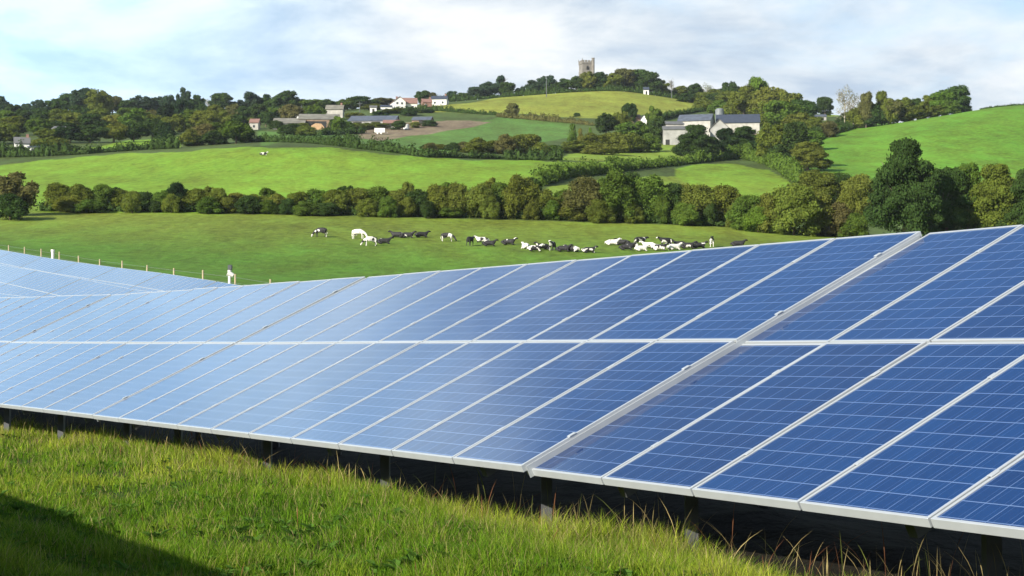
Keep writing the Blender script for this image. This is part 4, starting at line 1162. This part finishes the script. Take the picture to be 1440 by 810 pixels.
# reddish dock plants at the panel edge
def dock(u, Y, h, label):
    x = (u - 720) / F * Y; z = gz(x, Y); o = empty('dock_plant', (x, Y, z)); tag(o, label, 'plant', 'reddish dock plants')
    rg = random.Random(int(u)); b = MB(); hd = MB()
    for k in range(4):
        t = rg.uniform(0, 6.28); l = h * rg.uniform(.7, 1.05); q = rg.uniform(.05, .22) * l
        pts = [(0,0,-.02), (q*.4*math.cos(t), q*.4*math.sin(t), l*.5), (q*math.cos(t), q*math.sin(t), l)]
        b.tube(pts, [.005, .0035, .002], 5)
        for j in range(26):
            f = .45 + .55 * j / 26; cx = q*f*math.cos(t); cy = q*f*math.sin(t); rr = .012 * (1.2 - f*.7)
            a = rg.uniform(0, 6.28)
            hd.tube([(cx + rr*math.cos(a), cy + rr*math.sin(a), l*f - .006), (cx + rr*1.6*math.cos(a), cy + rr*1.6*math.sin(a), l*f + .012)], [.004, .002], 3)
    b.build('stem', M['dock'], o); hd.build('seed_head', M['dock'], o)
0 and dock(688, 12.0, .40, 'tall reddish dock stem left of the wide grey joint')
0 and dock(957, 10.1, .20, 'short reddish dock plant right of the wide grey joint')
0 and dock(287, 15.6, .20, 'reddish dock plant in the dry grass at left centre')
0 and dock(170, 17.6, .22, 'reddish dock plant in the dry grass near the second joint')

# ---------------------------------------------------------------- camera
cam = bpy.data.cameras.new('camera'); co = bpy.data.objects.new('camera', cam); COL.objects.link(co)
co.location = (0, 0, EYE); co.rotation_euler = (R(90) + TH, 0, 0)
cam.sensor_fit = 'HORIZONTAL'; cam.sensor_width = 36; cam.lens = 36 * F / 1440
cam.clip_start = .1; cam.clip_end = 20000
scene.camera = co

# ---------------------------------------------------------------- light and sky
SD = Vector((-.68, -.73, 0)).normalized(); ELEV = R(24)
sd = Vector((SD.x * math.cos(ELEV), SD.y * math.cos(ELEV), math.sin(ELEV)))
sun = bpy.data.lights.new('sun', 'SUN'); so = bpy.data.objects.new('sun', sun); COL.objects.link(so)
sun.energy = 5.0; sun.angle = R(.53); sun.color = (1.0, .93, .80)
so.rotation_euler = (-sd).to_track_quat('-Z', 'Y').to_euler(); so.location = (-20, -20, 30)
world = bpy.data.worlds.new('World'); scene.world = world; world.use_nodes = True
nt = world.node_tree; nt.nodes.clear()
out = N(nt, 'ShaderNodeOutputWorld')
sky = N(nt, 'ShaderNodeTexSky'); sky.sky_type = 'NISHITA'; sky.sun_disc = False; sky.sun_elevation = ELEV
sky.sun_rotation = math.atan2(sd.x, sd.y); sky.air_density = 1.0; sky.dust_density = .6; sky.ozone_density = 1.4
bg = N(nt, 'ShaderNodeBackground'); bg.inputs['Strength'].default_value = .085
nt.links.new(sky.outputs[0], bg.inputs[0])
tc = N(nt, 'ShaderNodeTexCoord'); sep = N(nt, 'ShaderNodeSeparateXYZ'); nt.links.new(tc.outputs['Generated'], sep.inputs[0])
def nz(scale, mapscale, detail, loc=(0, 0, 0), rough=.55, dist=0):
    mp = N(nt, 'ShaderNodeMapping'); mp.inputs['Scale'].default_value = mapscale; mp.inputs['Location'].default_value = loc
    nt.links.new(tc.outputs['Generated'], mp.inputs['Vector'])
    n = N(nt, 'ShaderNodeTexNoise'); n.inputs['Scale'].default_value = scale; n.inputs['Detail'].default_value = detail; n.inputs['Roughness'].default_value = rough
    n.inputs['Distortion'].default_value = dist
    nt.links.new(mp.outputs[0], n.inputs['Vector']); return n.outputs['Fac']
cover = nz(4.5, (1, 1, 3.0), 10, (.3, .1, .25), .58, .2)
shade = nz(8.0, (1, 1, 2.8), 10, (1.7, .4, .9), .60, .25)
cloud = ramp(nt, shade, [(.36, (.27, .33, .41)), (.44, (.35, .40, .455)), (.51, (.43, .465, .495)), (.60, (.52, .535, .55))])
# pale bank added to the left sky so the panels reflect brighter cloud
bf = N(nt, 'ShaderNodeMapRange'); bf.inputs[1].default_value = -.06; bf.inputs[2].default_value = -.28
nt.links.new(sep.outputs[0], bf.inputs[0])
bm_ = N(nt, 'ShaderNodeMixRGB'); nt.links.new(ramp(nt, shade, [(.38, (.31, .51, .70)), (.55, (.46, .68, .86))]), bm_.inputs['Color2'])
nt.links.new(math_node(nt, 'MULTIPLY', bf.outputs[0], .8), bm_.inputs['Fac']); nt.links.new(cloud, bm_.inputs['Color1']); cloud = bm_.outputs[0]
cbg = N(nt, 'ShaderNodeBackground'); cbg.inputs['Strength'].default_value = 1.0; nt.links.new(cloud, cbg.inputs[0])
# cover thins towards the zenith
zf = N(nt, 'ShaderNodeMapRange'); zf.inputs[1].default_value = .27; zf.inputs[2].default_value = .52; zf.inputs[3].default_value = .22; zf.inputs[4].default_value = -.32
nt.links.new(sep.outputs[2], zf.inputs[0])
lf = N(nt, 'ShaderNodeMapRange'); lf.inputs[1].default_value = -.15; lf.inputs[2].default_value = -.27; lf.inputs[3].default_value = 0; lf.inputs[4].default_value = -.38  # extra cover on the left, added to lighten the far panels' reflections
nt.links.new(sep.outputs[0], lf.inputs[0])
cf = N(nt, 'ShaderNodeMapRange'); cf.inputs[1].default_value = .48; cf.inputs[2].default_value = .74
cf.interpolation_type = 'SMOOTHSTEP'
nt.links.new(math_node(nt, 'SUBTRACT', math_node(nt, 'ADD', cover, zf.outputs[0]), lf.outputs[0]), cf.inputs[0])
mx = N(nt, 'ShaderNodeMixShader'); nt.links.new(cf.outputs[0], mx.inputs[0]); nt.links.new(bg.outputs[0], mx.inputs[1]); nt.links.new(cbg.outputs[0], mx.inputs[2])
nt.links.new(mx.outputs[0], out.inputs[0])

vs = scene.view_settings
vs.view_transform = 'Standard'; vs.look = 'None'; vs.gamma = 1; vs.use_curve_mapping = False; vs.exposure = 1.0
scene.render.engine = 'CYCLES'
scene.cycles.max_bounces = 6; scene.cycles.diffuse_bounces = 3; scene.cycles.transparent_max_bounces = 8

# ---------------------------------------------------------------- air
hb_ = MB(); hb_.box(-7000, 7000, -7000, 7000, -1300, 420)
hm, hnt, hp, hout = new_mat('thin_haze'); hnt.nodes.remove(hp)
pv = N(hnt, 'ShaderNodeVolumePrincipled'); pv.inputs['Color'].default_value = (.86, .92, 1.0, 1); pv.inputs['Density'].default_value = .00005; pv.inputs['Anisotropy'].default_value = .2
hnt.links.new(pv.outputs[0], hout.inputs['Volume'])
hz = hb_.build('haze', hm); tag(hz, 'thin pale blue haze over the distant hills', 'haze', kind='stuff')
scene.cycles.volume_bounces = 0
